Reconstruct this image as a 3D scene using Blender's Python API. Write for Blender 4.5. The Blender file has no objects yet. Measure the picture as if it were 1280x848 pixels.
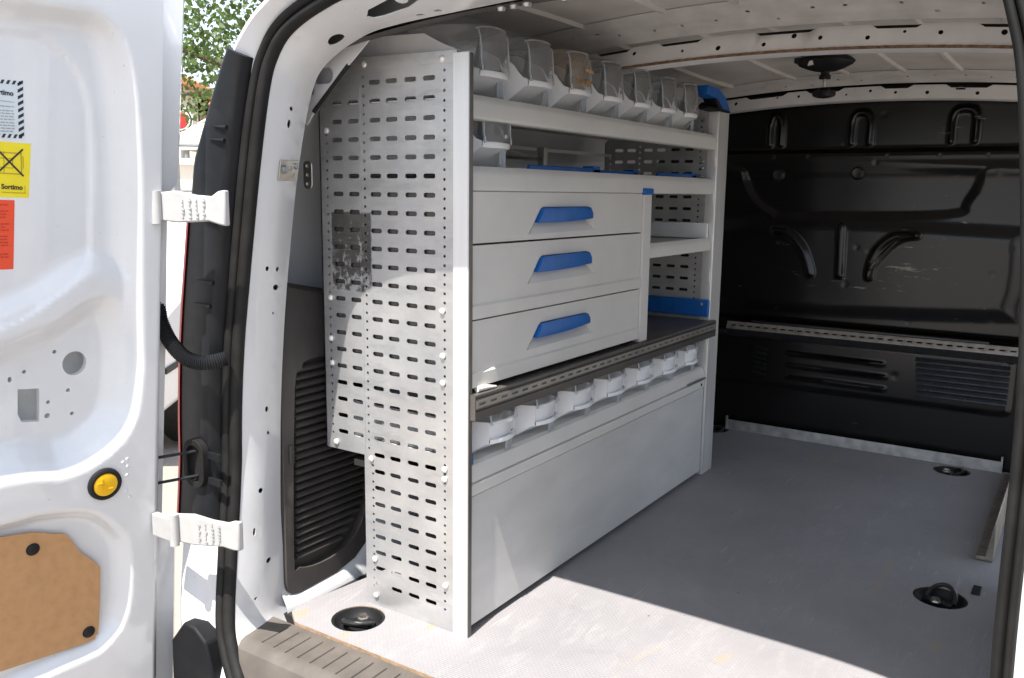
import bpy, bmesh, math, random
import numpy as np
from mathutils import Vector, Matrix
from mathutils.geometry import delaunay_2d_cdt
random.seed(7)
S = bpy.context.scene
COL = S.collection
PI = math.pi
R = math.radians

# ------------------------------------------------------------------ camera, world, sun, exposure
cam_d = bpy.data.cameras.new('camera')
cam = bpy.data.objects.new('camera', cam_d)
COL.objects.link(cam)
cam_d.sensor_width = 36.0
cam_d.lens = 36.0 * 1086.957 / 1280.0
cam_d.clip_start = 0.02
cam_d.clip_end = 2000
def _cam():
    a, b, g = R(-33.5478), R(-9.5443), R(0.674)
    r = Vector((math.cos(a), -math.sin(a), 0)); F = Vector((math.sin(a), math.cos(a), 0)); u = Vector((0, 0, 1))
    fw = F * math.cos(b) + u * math.sin(b); u2 = -F * math.sin(b) + u * math.cos(b)
    X = r * math.cos(g) + u2 * math.sin(g); Y = -r * math.sin(g) + u2 * math.cos(g)
    m = Matrix((X, Y, -fw)).transposed().to_4x4()
    m.translation = (0.963, -1.2961, 0.8752)
    return m
cam.matrix_world = _cam()
S.camera = cam

SUN = Vector((0.10, -1.0, 2.15)).normalized()
EL = math.asin(SUN.z); AZ = math.atan2(SUN.x, SUN.y)
W = bpy.data.worlds.new('World'); S.world = W; W.use_nodes = True
nt = W.node_tree
sky = nt.nodes.new('ShaderNodeTexSky'); sky.sky_type = 'NISHITA'; sky.sun_disc = False
sky.sun_elevation = EL; sky.sun_rotation = AZ % (2 * PI)
sky.air_density = 1.0; sky.dust_density = 2.0; sky.ozone_density = 1.0
bg = nt.nodes['Background']; bg.inputs['Strength'].default_value = 0.13
# thin bright summer cloud over most of the sky
_tc = nt.nodes.new('ShaderNodeTexCoord'); _nz = nt.nodes.new('ShaderNodeTexNoise'); _nz.inputs['Scale'].default_value = 2.2; _nz.inputs['Detail'].default_value = 6
_rp = nt.nodes.new('ShaderNodeValToRGB'); _rp.color_ramp.elements[0].position = .35; _rp.color_ramp.elements[0].color = (.55, .55, .55, 1); _rp.color_ramp.elements[1].position = .6; _rp.color_ramp.elements[1].color = (.95, .95, .95, 1)
_mx = nt.nodes.new('ShaderNodeMix'); _mx.data_type = 'RGBA'; _mx.inputs[7].default_value = (4.6, 5.2, 6.1, 1)
nt.links.new(_tc.outputs['Generated'], _nz.inputs['Vector']); nt.links.new(_nz.outputs['Fac'], _rp.inputs['Fac']); nt.links.new(_rp.outputs['Color'], _mx.inputs[0])
nt.links.new(sky.outputs[0], _mx.inputs[6]); nt.links.new(_mx.outputs[2], bg.inputs['Color'])
sl = bpy.data.lights.new('sun', 'SUN'); sl.energy = 4.7; sl.angle = R(0.5); sl.color = (1.0, 0.95, 0.89)
so = bpy.data.objects.new('sun', sl); COL.objects.link(so)
so.rotation_euler = (-SUN).to_track_quat('-Z', 'Y').to_euler()
so.location = (0, -6, 9)
vs = S.view_settings
vs.view_transform = 'Standard'; vs.look = 'None'; vs.gamma = 1.0; vs.use_curve_mapping = False
vs.exposure = 1.27
S.render.engine = 'CYCLES'
cy = S.cycles
cy.use_denoising = True
cy.max_bounces = 12; cy.diffuse_bounces = 6; cy.glossy_bounces = 5; cy.transmission_bounces = 8; cy.transparent_max_bounces = 24
cy.sample_clamp_indirect = 6.0
cy.caustics_reflective = False; cy.caustics_refractive = False

# ------------------------------------------------------------------ materials
class N:
    def __init__(s, name):
        s.m = bpy.data.materials.new(name); s.m.use_nodes = True
        s.t = s.m.node_tree; s.b = s.t.nodes['Principled BSDF']; s.out = s.t.nodes['Material Output']
    def n(s, typ, **kw):
        x = s.t.nodes.new(typ)
        for k, v in kw.items():
            if k in x.inputs: x.inputs[k].default_value = v
            else: setattr(x, k, v)
        return x
    def l(s, a, b): s.t.links.new(a, b)
    def coord(s, scale=(1, 1, 1)):
        tc = s.n('ShaderNodeTexCoord'); mp = s.n('ShaderNodeMapping'); mp.inputs['Scale'].default_value = scale
        s.l(tc.outputs['Object'], mp.inputs['Vector']); return mp.outputs['Vector']
    def noise(s, scale, detail=4, vec=None, rough=0.5, sc=(1, 1, 1)):
        x = s.n('ShaderNodeTexNoise'); x.inputs['Scale'].default_value = scale; x.inputs['Detail'].default_value = detail
        x.inputs['Roughness'].default_value = rough
        s.l(vec if vec is not None else s.coord(sc), x.inputs['Vector']); return x.outputs['Fac']
    def ramp(s, fac, stops):
        x = s.n('ShaderNodeValToRGB'); e = x.color_ramp.elements
        while len(e) < len(stops): e.new(0.5)
        for i, (p, c) in enumerate(stops):
            e[i].position = p; e[i].color = (*c, 1) if len(c) == 3 else c
        s.l(fac, x.inputs['Fac']); return x.outputs['Color']
    def mix(s, fac, a, b):
        x = s.n('ShaderNodeMix', data_type='RGBA')
        for sock, v in ((x.inputs[0], fac), (x.inputs[6], a), (x.inputs[7], b)):
            if isinstance(v, bpy.types.NodeSocket): s.l(v, sock)
            elif isinstance(v, (int, float)): sock.default_value = v
            else: sock.default_value = (*v, 1) if len(v) == 3 else v
        return x.outputs[2]
    def math(s, op, a, b=0.0):
        x = s.n('ShaderNodeMath', operation=op)
        for i, v in enumerate((a, b)):
            if isinstance(v, bpy.types.NodeSocket): s.l(v, x.inputs[i])
            else: x.inputs[i].default_value = v
        return x.outputs[0]
    def bump(s, h, strength=0.2, dist=0.002):
        x = s.n('ShaderNodeBump'); x.inputs['Strength'].default_value = strength; x.inputs['Distance'].default_value = dist
        s.l(h, x.inputs['Height']); s.l(x.outputs[0], s.b.inputs['Normal']); return x
    def set(s, **kw):
        for k, v in kw.items():
            k = k.replace('_', ' ')
            i = s.b.inputs[k]
            if isinstance(v, bpy.types.NodeSocket): s.l(v, i)
            elif hasattr(v, '__len__'): i.default_value = (*v, 1) if len(v) == 3 else v
            else: i.default_value = v
        return s
MAT = {}
def simple(name, col, rough=0.5, metal=0.0, var=0.12, scale=30, bump=0.0, bscale=300, coat=0.0, sc=(1, 1, 1), spec=0.5):
    n = N(name)
    f = n.noise(scale, 5, sc=sc)
    dark = tuple(c * (1 - var) for c in col); lite = tuple(min(1, c * (1 + var * .6)) for c in col)
    n.set(Base_Color=n.ramp(f, [(0.3, dark), (0.7, lite)]), Metallic=metal, Coat_Weight=coat, Coat_Roughness=0.06)
    n.b.inputs['Specular IOR Level'].default_value = spec
    rf = n.noise(scale * 2.3, 3, sc=sc)
    rr = n.n('ShaderNodeMapRange'); rr.inputs['To Min'].default_value = max(0.03, rough - .08); rr.inputs['To Max'].default_value = rough + .08
    n.l(rf, rr.inputs['Value']); n.l(rr.outputs[0], n.b.inputs['Roughness'])
    if bump: n.bump(n.noise(bscale, 2), bump, 0.001)
    MAT[name] = n.m
    return n
# white car paint: slightly dusty, scuffed low down
def paint():
    n = N('white_paint')
    dust = n.noise(9, 6, rough=0.65)
    col = n.ramp(dust, [(0.25, (0.64, 0.65, 0.665)), (0.65, (0.685, 0.695, 0.71))])
    spk = n.noise(160, 3)
    col = n.mix(n.ramp(spk, [(0.72, (0, 0, 0)), (0.78, (1, 1, 1))]), col, (0.45, 0.43, 0.40))
    scuff = n.noise(6, 8, sc=(1, 1, 9), rough=0.8)
    col = n.mix(n.ramp(scuff, [(0.72, (0, 0, 0)), (0.76, (.8, .8, .8))]), col, (0.35, 0.35, 0.36))
    n.set(Base_Color=col, Roughness=0.28, Coat_Weight=1.0, Coat_Roughness=0.03)
    n.bump(n.noise(25, 2), 0.05, 0.004)
    MAT['white_paint'] = n.m
paint()
simple('roof_sheet', (0.60, 0.57, 0.54), 0.55, var=0.14, scale=7, bump=.05)
simple('beam_paint', (0.80, 0.80, 0.80), 0.4, var=0.1, scale=14, coat=.2)
simple('flange_grey', (0.60, 0.58, 0.56), 0.5, var=.15, scale=18)
simple('fibre_edge', (0.22, 0.135, 0.08), 0.9, var=0.5, scale=120, bump=.5)
simple('rubber', (0.015, 0.0145, 0.014), 0.62, spec=.22, var=0.35, scale=25, bump=.1, bscale=500)
simple('black_plastic', (0.010, 0.011, 0.013), 0.5, spec=.3, var=0.3, scale=20, bump=.12, bscale=700)
simple('bumper_plastic', (0.008, 0.0085, 0.010), 0.6, var=.3, scale=16, bump=.2, bscale=700, spec=.2)
simple('trim_plastic', (0.056, 0.050, 0.046), 0.6, var=0.25, scale=14, bump=.25, bscale=900)
simple('black_steel', (0.015, 0.015, 0.016), 0.35, var=0.4, scale=60)
simple('louvre_sky_tint', (0.040, 0.043, 0.050), 0.25, var=.2, scale=30)  # black steel lightened and blued to paint reflected sky
simple('hole_shade', (0.012, 0.012, 0.013), 0.9)  # near-black colour that paints shade inside holes and gaps
simple('step_plastic', (0.098, 0.085, 0.074), 0.7, var=0.25, scale=18, bump=.35, bscale=700)
simple('unit_grey', (0.64, 0.64, 0.615), 0.42, var=0.07, scale=6, bump=.04, bscale=500)
simple('unit_face', (0.64, 0.635, 0.61), 0.42, var=0.06, scale=7, bump=.05, bscale=600)
simple('flap_sheet', (0.61, 0.61, 0.595), 0.33, metal=.05, var=0.10, scale=5, sc=(1, 1, 3), bump=.05)
simple('anodised', (0.80, 0.80, 0.79), 0.38, metal=.55, var=0.10, scale=20, sc=(1, 1, .1))
simple('alu_bare', (0.62, 0.61, 0.59), 0.42, metal=.8, var=0.3, scale=30)
simple('alu_dull', (0.27, 0.245, 0.21), 0.5, metal=.4, var=.3, scale=40)
simple('zinc', (0.62, 0.60, 0.54), 0.35, metal=1, var=0.2, scale=60)
simple('bolt_white', (0.80, 0.79, 0.75), 0.35, metal=.3, var=0.1, scale=100)
simple('blue_plastic', (0.003, 0.115, 0.43), 0.40, var=0.15, scale=40, bump=.05)
simple('lip_dark', (0.115, 0.107, 0.098), 0.38, metal=.4, var=0.2, scale=16, sc=(1, .2, 1))
simple('lip_alu', (0.34, 0.325, 0.30), 0.42, metal=.6, var=0.2, scale=20, sc=(1, .2, 1))
simple('bin_plastic', (0.83, 0.85, 0.87), 0.42, var=0.06, scale=12)
simple('bin_shade_grey', (0.62, 0.64, 0.66), 0.5, var=0.08, scale=12)  # bin plastic darkened to paint the shade under the lip
simple('sticker_yellow', (0.80, 0.66, 0.02), 0.4, var=0.05)
simple('sticker_red', (0.75, 0.075, 0.025), 0.4, var=0.05)
simple('sticker_grey', (0.60, 0.66, 0.70), 0.4, var=0.05)
simple('print_black', (0.02, 0.02, 0.022), 0.5)
simple('print_faint', (0.33, 0.34, 0.35), 0.5)
simple('print_ochre', (0.40, 0.31, 0.02), 0.5)
simple('print_red', (0.42, 0.04, 0.015), 0.5)
simple('fibreboard', (0.46, 0.255, 0.115), 0.6, var=0.10, scale=60, bump=.15, bscale=400)
simple('ply_edge', (0.34, 0.235, 0.15), 0.8, var=.35, scale=90)
simple('button_yellow', (0.80, 0.46, 0.005), 0.35, var=0.08)
simple('skin_shade_grey', (0.42, 0.44, 0.46), 0.5, var=0.1)  # grey for skin, also paints the shade seen through cut-outs
simple('lens_red', (0.42, 0.008, 0.012), 0.15, var=0.1, coat=.8)
simple('cap_black', (0.010, 0.010, 0.011), 0.55, spec=.25)
simple('hinge_paint', (0.40, 0.40, 0.395), 0.4, var=.08, scale=40, coat=.3)
simple('steel', (0.45, 0.45, 0.45), 0.3, metal=1, var=.2, scale=80)
simple('wall_cream', (0.62, 0.56, 0.47), 0.9, var=0.12, scale=2, bump=.3, bscale=60)
simple('roof_tile', (0.42, 0.17, 0.085), 0.85, var=0.35, scale=8, bump=.2)
simple('awning_cloth', (0.72, 0.64, 0.54), 0.85, var=0.06)
simple('fence_grey', (0.20, 0.20, 0.20), 0.7, var=0.1)
simple('sign_red', (0.45, 0.03, 0.03), 0.4)
simple('glass_dark', (0.03, 0.035, 0.04), 0.1)
simple('bark', (0.10, 0.075, 0.055), 0.9, var=0.4, scale=14, bump=.6, bscale=40)
simple('chalk_white', (0.75, 0.73, 0.66), 0.6)
simple('car_paint', (0.72, 0.70, 0.69), 0.3, coat=.6, var=.03)
simple('gap_black', (0.012, 0.012, 0.012), 0.9)
simple('shirt_blue', (0.5, 0.5, 0.5), 0.5)
def leafm():
    n = N('leaf'); oi = n.noise(2.2, 3); 
    n.set(Base_Color=n.ramp(oi, [(0.3, (0.03, 0.065, 0.012)), (0.7, (0.085, 0.13, 0.028))]), Roughness=0.55)
    tr = n.n('ShaderNodeBsdfTranslucent'); tr.inputs['Color'].default_value = (0.10, 0.16, 0.02, 1)
    ms = n.n('ShaderNodeMixShader'); ms.inputs[0].default_value = 0.3
    n.l(n.b.outputs[0], ms.inputs[1]); n.l(tr.outputs[0], ms.inputs[2]); n.l(ms.outputs[0], n.out.inputs[0])
    MAT['leaf'] = n.m
leafm()
def groundm():
    n = N('gravel'); f = n.noise(40, 8, rough=0.8); g = n.noise(0.6, 4)
    c = n.mix(g, n.ramp(f, [(0.3, (0.215, 0.185, 0.155)), (0.7, (0.35, 0.31, 0.268))]), (0.30, 0.264, 0.228))
    n.set(Base_Color=c, Roughness=0.95); n.bump(f, 0.6, 0.02); MAT['gravel'] = n.m
groundm()
def floorm():   # grey vinyl with tiny raised pips, dirt streaks and yellow glue smears
    n = N('floor_vinyl')
    v = n.coord((1, 1, 1))
    big = n.noise(3.5, 6, rough=0.6); mid = n.noise(22, 6, sc=(1.6, .5, 1), rough=0.7)
    c = n.ramp(big, [(0.3, (0.232, 0.226, 0.236)), (0.7, (0.288, 0.278, 0.285))])
    c = n.mix(n.ramp(mid, [(0.52, (0, 0, 0)), (0.75, (.55, .55, .55))]), c, (0.33, 0.32, 0.318))
    dk = n.noise(5, 8, sc=(1, 2.2, 1), rough=0.75)
    c = n.mix(n.ramp(dk, [(0.60, (0, 0, 0)), (0.75, (.5, .5, .5))]), c, (0.16, 0.152, 0.155))
    st = n.noise(2.6, 9, sc=(3.6, 1.1, 1), rough=0.72)
    pk = n.noise(1.7, 2, sc=(1, 1, 1))
    band = n.math('MULTIPLY', n.ramp(st, [(0.595, (0, 0, 0)), (0.612, (1, 1, 1)), (0.63, (0, 0, 0))]), n.ramp(pk, [(0.50, (0, 0, 0)), (0.58, (.8, .8, .8))]))
    c = n.mix(band, c, (0.42, 0.27, 0.10))
    sct = n.noise(3.1, 3, sc=(7, .5, 1), rough=.4); scm = n.noise(8, 4)
    c = n.mix(n.math('MULTIPLY', n.ramp(sct, [(0.545, (0, 0, 0)), (0.550, (.6, .6, .6)), (0.556, (0, 0, 0))]), n.ramp(scm, [(.5, (0, 0, 0)), (.6, (1, 1, 1))])), c, (.42, .41, .41))
    spot = n.noise(70, 2)
    c = n.mix(n.ramp(spot, [(0.76, (0, 0, 0)), (0.79, (.8, .8, .8))]), c, (0.08, 0.07, 0.065))
    n.set(Base_Color=c)
    rr = n.n('ShaderNodeMapRange'); n.b.inputs['Specular IOR Level'].default_value = .35; rr.inputs['To Min'].default_value = .45; rr.inputs['To Max'].default_value = .7
    n.l(mid, rr.inputs['Value']); n.l(rr.outputs[0], n.b.inputs['Roughness'])
    br = n.n('ShaderNodeTexBrick'); br.inputs['Scale'].default_value = 46; br.inputs['Mortar Size'].default_value = 0.05
    br.inputs['Mortar Smooth'].default_value = .6
    br.inputs['Color1'].default_value = br.inputs['Color2'].default_value = (1, 1, 1, 1); br.inputs['Mortar'].default_value = (0, 0, 0, 1)
    n.l(v, br.inputs['Vector'])
    n.l(n.mix(n.math('MULTIPLY', n.math('SUBTRACT', 1.0, br.outputs['Color']), .11), c, (.12, .11, .11)), n.b.inputs['Base Color'])
    n.bump(br.outputs['Color'], 0.45, 0.003)
    MAT['floor_vinyl'] = n.m
floorm()
def bulkm():    # black painted bulkhead with scuffs through the paint
    n = N('bulkhead_paint')
    sc = n.noise(4.2, 9, sc=(1.2, 1, 7), rough=0.78)
    zone = n.n('ShaderNodeTexCoord'); sep = n.n('ShaderNodeSeparateXYZ'); n.l(zone.outputs['Object'], sep.inputs[0])
    zz = n.math('SUBTRACT', sep.outputs['Z'], 1.24); zz = n.math('ABSOLUTE', zz); zz = n.math('MULTIPLY', zz, 5.0); zz = n.math('SUBTRACT', 1.0, zz)
    zz = n.math('MAXIMUM', zz, 0.0)
    xx = n.math('SUBTRACT', sep.outputs['X'], 0.14); xx = n.math('ABSOLUTE', xx); xx = n.math('MULTIPLY', xx, 2.2); xx = n.math('SUBTRACT', 1.0, xx); xx = n.math('MAXIMUM', xx, 0.0)
    z = n.math('MULTIPLY', zz, xx)
    th = n.math('MULTIPLY', z, 0.10); s2 = n.math('ADD', sc, th)
    msk = n.ramp(s2, [(0.655, (0, 0, 0)), (0.68, (1, 1, 1))])
    dust = n.noise(3, 2, rough=.4)
    base = n.ramp(dust, [(0.2, (0.004, 0.004, 0.0045)), (0.8, (0.007, 0.0065, 0.006))])
    c = n.mix(n.math('MULTIPLY', msk, .6), base, (0.30, 0.28, 0.23))
    n.set(Base_Color=c)
    rr = n.n('ShaderNodeMapRange'); rr.inputs['To Min'].default_value = .16; n.b.inputs['Specular IOR Level'].default_value = .42; rr.inputs['To Max'].default_value = .30
    n.l(dust, rr.inputs['Value']); n.l(rr.outputs[0], n.b.inputs['Roughness'])
    n.bump(n.noise(5, 1), 0.06, 0.004)
    MAT['bulkhead_paint'] = n.m
bulkm()
def panelm():   # slotted aluminium sheet, smeared, with a patch of old adhesive
    n = N('slotted_alu')
    sm = n.noise(5, 7, rough=.65, sc=(1, 1, 1.5)); fine = n.noise(60, 6, sc=(.3, 1, 1), rough=.7)
    c = n.ramp(sm, [(0.32, (0.47, 0.475, 0.485)), (0.68, (0.68, 0.675, 0.66))])
    c = n.mix(n.ramp(fine, [(0.5, (0, 0, 0)), (0.8, (.4, .4, .4))]), c, (0.75, 0.74, 0.72))
    tc = n.n('ShaderNodeTexCoord'); sep = n.n('ShaderNodeSeparateXYZ'); n.l(tc.outputs['Object'], sep.inputs[0])
    wob = n.math('MULTIPLY', n.noise(40, 5, rough=.8), 0.012)
    def inside(sock, a, b, w):
        s1 = n.math('ADD', sock, wob)
        x = n.math('SUBTRACT', s1, (a + b) / 2 + .006); x = n.math('ABSOLUTE', x); x = n.math('SUBTRACT', (b - a) / 2, x); x = n.math('DIVIDE', x, w)
        x = n.math('MINIMUM', x, 1.0); return n.math('MAXIMUM', x, 0.0)
    box = n.math('MULTIPLY', inside(sep.outputs['X'], -.198, -.084, .004), inside(sep.outputs['Z'], .670, .836, .005))
    grit = n.noise(34, 8, rough=.75, sc=(1.4, 1, 1))
    zgrad = n.math('MULTIPLY', n.math('SUBTRACT', sep.outputs['Z'], .75), 1.1)
    g2 = n.math('ADD', grit, zgrad)
    msk = n.math('MULTIPLY', box, n.ramp(g2, [(0.36, (0.3, .3, .3)), (0.46, (1, 1, 1))]))
    c = n.mix(msk, c, (0.055, 0.052, 0.048))
    sc1 = n.noise(4, 3, sc=(1.2, 1, 9), rough=.45); sc2 = n.noise(6, 4)
    c = n.mix(n.math('MULTIPLY', n.ramp(sc1, [(0.562, (0, 0, 0)), (0.566, (.4, .4, .4)), (0.570, (0, 0, 0))]), n.ramp(sc2, [(.48, (0, 0, 0)), (.58, (1, 1, 1))])), c, (.86, .85, .83))
    smear = n.noise(9, 7, rough=.7, sc=(.6, 1, 2.2))
    c = n.mix(n.ramp(smear, [(0.54, (0, 0, 0)), (0.72, (.6, .6, .6))]), c, (0.33, 0.335, 0.345))
    stn = n.noise(2.3, 5, rough=.6)
    c = n.mix(n.ramp(stn, [(0.55, (0, 0, 0)), (0.8, (.4, .4, .4))]), c, (0.50, 0.46, 0.40))
    met = n.math('SUBTRACT', 0.72, n.math('MULTIPLY', msk, .7))
    n.set(Base_Color=c, Metallic=met)
    ro = n.math('ADD', n.math('MULTIPLY', sm, .3), .20); ro = n.math('ADD', ro, n.math('MULTIPLY', msk, .3)); n.l(ro, n.b.inputs['Roughness'])
    n.bump(fine, 0.04, 0.001)
    MAT['slotted_alu'] = n.m
panelm()
def clearm(name, tint, dirt, dcol):
    n = N(name)
    tr = n.n('ShaderNodeBsdfTransparent'); tr.inputs['Color'].default_value = (*tint, 1)
    gl = n.n('ShaderNodeBsdfGlossy'); gl.inputs['Roughness'].default_value = 0.12
    fr = n.n('ShaderNodeFresnel'); fr.inputs['IOR'].default_value = 1.5
    m1 = n.n('ShaderNodeMixShader'); n.l(fr.outputs[0], m1.inputs[0]); n.l(tr.outputs[0], m1.inputs[1]); n.l(gl.outputs[0], m1.inputs[2])
    df = n.n('ShaderNodeBsdfDiffuse'); df.inputs['Color'].default_value = (*dcol, 1)
    d = n.noise(14, 7, rough=.7, sc=(1, 1, .35)); f = n.n('ShaderNodeMapRange'); f.inputs['From Min'].default_value = .35; f.inputs['From Max'].default_value = .75
    f.inputs['To Min'].default_value = dirt * .5; f.inputs['To Max'].default_value = min(.9, dirt * 1.7); n.l(d, f.inputs['Value'])
    m2 = n.n('ShaderNodeMixShader'); n.l(f.outputs[0], m2.inputs[0]); n.l(m1.outputs[0], m2.inputs[1]); n.l(df.outputs[0], m2.inputs[2])
    n.l(m2.outputs[0], n.out.inputs[0]); MAT[name] = n.m
clearm('clear_plastic', (.97, .975, .98), .15, (.88, .89, .90))
clearm('clear_stained', (.88, .85, .80), .28, (.66, .58, .48))
clearm('clear_frost', (.9, .91, .92), .42, (.76, .77, .78))
clearm('clear_label', (.9, .93, .95), .55, (.72, .78, .83))
clearm('orange_residue', (.9, .6, .3), .7, (.50, .24, .05))

# ------------------------------------------------------------------ geometry helpers
class M:
    def __init__(s): s.v = []; s.f = []; s.mi = []
    def add(s, vs_, fs, mi=0):
        o = len(s.v); s.v += [tuple(p) for p in vs_]; s.f += [tuple(i + o for i in f) for f in fs]; s.mi += [mi] * len(fs); return s
    def box(s, x0, x1, y0, y1, z0, z1, mi=0):
        vs_ = [(x, y, z) for x in (x0, x1) for y in (y0, y1) for z in (z0, z1)]
        return s.add(vs_, [(0, 1, 3, 2), (4, 6, 7, 5), (0, 4, 5, 1), (2, 3, 7, 6), (0, 2, 6, 4), (1, 5, 7, 3)], mi)
    def prism(s, pts, d0, d1, mp, mi=0):      # polygon pts extruded d0..d1, mp(a, b, d) -> xyz
        n = len(pts)
        s.add([mp(a, b, d0) for a, b in pts] + [mp(a, b, d1) for a, b in pts],
              [tuple(range(n))[::-1], tuple(range(n, 2 * n))] + [(i, (i + 1) % n, n + (i + 1) % n, n + i) for i in range(n)], mi)
        return s
    def tube(s, path, r, n=10, mi=0, caps=True):
        P = [Vector(p) for p in path]; rings = []; up = None
        for i, p in enumerate(P):
            t = (P[min(i + 1, len(P) - 1)] - P[max(i - 1, 0)]).normalized()
            if up is None:
                up = t.orthogonal().normalized()
            up = (up - t * up.dot(t)).normalized(); b = t.cross(up)
            rr = r[i] if hasattr(r, '__len__') else r
            rings.append([p + (up * math.cos(2 * PI * k / n) + b * math.sin(2 * PI * k / n)) * rr for k in range(n)])
        vs_ = [q for ring in rings for q in ring]; fs = []
        for i in range(len(P) - 1):
            for k in range(n):
                fs.append((i * n + k, i * n + (k + 1) % n, (i + 1) * n + (k + 1) % n, (i + 1) * n + k))
        if caps: fs += [tuple(range(n))[::-1], tuple(range((len(P) - 1) * n, len(P) * n))]
        return s.add(vs_, fs, mi)
    def lathe(s, prof, c, axis='z', n=20, mi=0, cap=True):   # prof [(r, h)]
        vs_ = []
        for r, h in prof:
            for k in range(n):
                a = 2 * PI * k / n; u, v = r * math.cos(a), r * math.sin(a)
                d = (u, v, h) if axis == 'z' else ((u, h, v) if axis == 'y' else (h, u, v))
                vs_.append((c[0] + d[0], c[1] + d[1], c[2] + d[2]))
        fs = [(i * n + k, i * n + (k + 1) % n, (i + 1) * n + (k + 1) % n, (i + 1) * n + k) for i in range(len(prof) - 1) for k in range(n)]
        if cap: fs += [tuple(range(n)), tuple(range((len(prof) - 1) * n, len(prof) * n))]
        return s.add(vs_, fs, mi)
    def grid(s, rows, mi=0, closed=False):
        n = len(rows[0]); vs_ = [p for r in rows for p in r]
        m = n if closed else n - 1
        return s.add(vs_, [(i * n + k, i * n + (k + 1) % n, (i + 1) * n + (k + 1) % n, (i + 1) * n + k) for i in range(len(rows) - 1) for k in range(m)], mi)
    def cdt(s, outline, holes, mp, thick=0.0, inner=(), mi=0, wmi=None):
        """flat/curved sheet with real cut-outs; mp(a, b, d) -> xyz, d is depth below the face"""
        pts = [Vector(p) for p in outline]; ed = [(i, (i + 1) % len(outline)) for i in range(len(outline))]
        for h in holes:
            o = len(pts); pts += [Vector(p) for p in h]; ed += [(o + i, o + (i + 1) % len(h)) for i in range(len(h))]
        pts += [Vector(p) for p in inner]
        ov, oe, of, *_ = delaunay_2d_cdt(pts, ed, [], 0, 1e-7, False)
        A = np.array([(p.x, p.y) for p in ov]); T = [tuple(f) for f in of]
        ce = np.array([A[list(f)].mean(axis=0) for f in T]); ins = np.zeros(len(ce), bool)
        for loop in [outline] + list(holes):
            q = np.array([(p[0], p[1]) for p in loop], float)
            lo, hi = q.min(axis=0), q.max(axis=0)
            ix = np.where((ce[:, 1] >= lo[1]) & (ce[:, 1] <= hi[1]) & (ce[:, 0] <= hi[0]))[0]
            for i in range(len(q)):
                a, b = q[i], q[(i + 1) % len(q)]
                if a[1] == b[1]: continue
                c = ((a[1] > ce[ix, 1]) != (b[1] > ce[ix, 1])) & (ce[ix, 0] < (b[0] - a[0]) * (ce[ix, 1] - a[1]) / (b[1] - a[1]) + a[0]); ins[ix] ^= c
        of = [f for f, k in zip(T, ins) if k]
        s.add([mp(p.x, p.y, 0.0) for p in ov], of, mi)
        if thick:
            s.add([mp(p.x, p.y, thick) for p in ov], [f[::-1] for f in of], mi)
            for loop in [outline] + list(holes):
                n = len(loop)
                s.add([mp(a, b, 0.0) for a, b in loop] + [mp(a, b, thick) for a, b in loop], [(i, (i + 1) % n, n + (i + 1) % n, n + i) for i in range(n)], mi if wmi is None else wmi)
        return s
OFF = {}
def build(m, name, mats, parent=None, ang=35, bevel=0.0, seg=2, weld=True):
    off = OFF.get(parent.name, Vector((0, 0, 0))) if parent else Vector((0, 0, 0))
    me = bpy.data.meshes.new(name)
    me.from_pydata([tuple(Vector(p) - off) for p in m.v], [], m.f)
    for x in (mats if isinstance(mats, (list, tuple)) else [mats]): me.materials.append(MAT[x])
    me.polygons.foreach_set('material_index', m.mi)
    bm = bmesh.new(); bm.from_mesh(me)
    if weld: bmesh.ops.remove_doubles(bm, verts=bm.verts, dist=1e-6)
    bmesh.ops.recalc_face_normals(bm, faces=bm.faces)
    bm.to_mesh(me); bm.free()
    me.polygons.foreach_set('use_smooth', [True] * len(me.polygons))
    me.set_sharp_from_angle(angle=R(ang))
    o = bpy.data.objects.new(name, me); COL.objects.link(o)
    if parent:
        o.parent = parent; OFF[o.name] = off
    if bevel:
        b = o.modifiers.new('bevel', 'BEVEL'); b.width = bevel; b.segments = seg; b.limit_method = 'ANGLE'; b.angle_limit = R(40)
    return o
def thing(name, label, cat, loc=(0, 0, 0), group=None):
    o = bpy.data.objects.new(name, None); COL.objects.link(o); o.location = loc; o.empty_display_size = .05
    OFF[o.name] = Vector(loc)
    return tag(o, label, cat, group)
def tag(o, label=None, cat=None, group=None, kind=None):
    for k, v in (('label', label), ('category', cat), ('group', group), ('kind', kind)):
        if v: o[k] = v
    return o
def copy_tree(o, parent=None):
    c = o.copy(); COL.objects.link(c)
    if parent: c.parent = parent
    for ch in list(o.children): copy_tree(ch, c)
    return c
def crom(P, n=6, closed=False):
    P = [np.array(p, float) for p in P]; out = []; L = len(P)
    for i in range(L if closed else L - 1):
        if closed: p0, p1, p2, p3 = P[i - 1], P[i], P[(i + 1) % L], P[(i + 2) % L]
        else: p0, p1, p2, p3 = P[max(i - 1, 0)], P[i], P[i + 1], P[min(i + 2, L - 1)]
        for k in range(n):
            t = k / n
            out.append(.5 * (2 * p1 + (p2 - p0) * t + (2 * p0 - 5 * p1 + 4 * p2 - p3) * t * t + (3 * p1 - p0 - 3 * p2 + p3) * t ** 3))
    if not closed: out.append(P[-1])
    return [tuple(p) for p in out]
def rrect(cx, cy, w, h, r, n=3):
    out = []
    for sx, sy, a0 in ((1, 1, 0), (-1, 1, 90), (-1, -1, 180), (1, -1, 270)):
        for k in range(n + 1):
            a = R(a0 + 90 * k / n); out.append((cx + sx * (w / 2 - r) + r * math.cos(a), cy + sy * (h / 2 - r) + r * math.sin(a)))
    return out
def circ(cx, cy, r, n=8, ry=None): return [(cx + r * math.cos(2 * PI * k / n), cy + (ry or r) * math.sin(2 * PI * k / n)) for k in range(n)]
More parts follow.
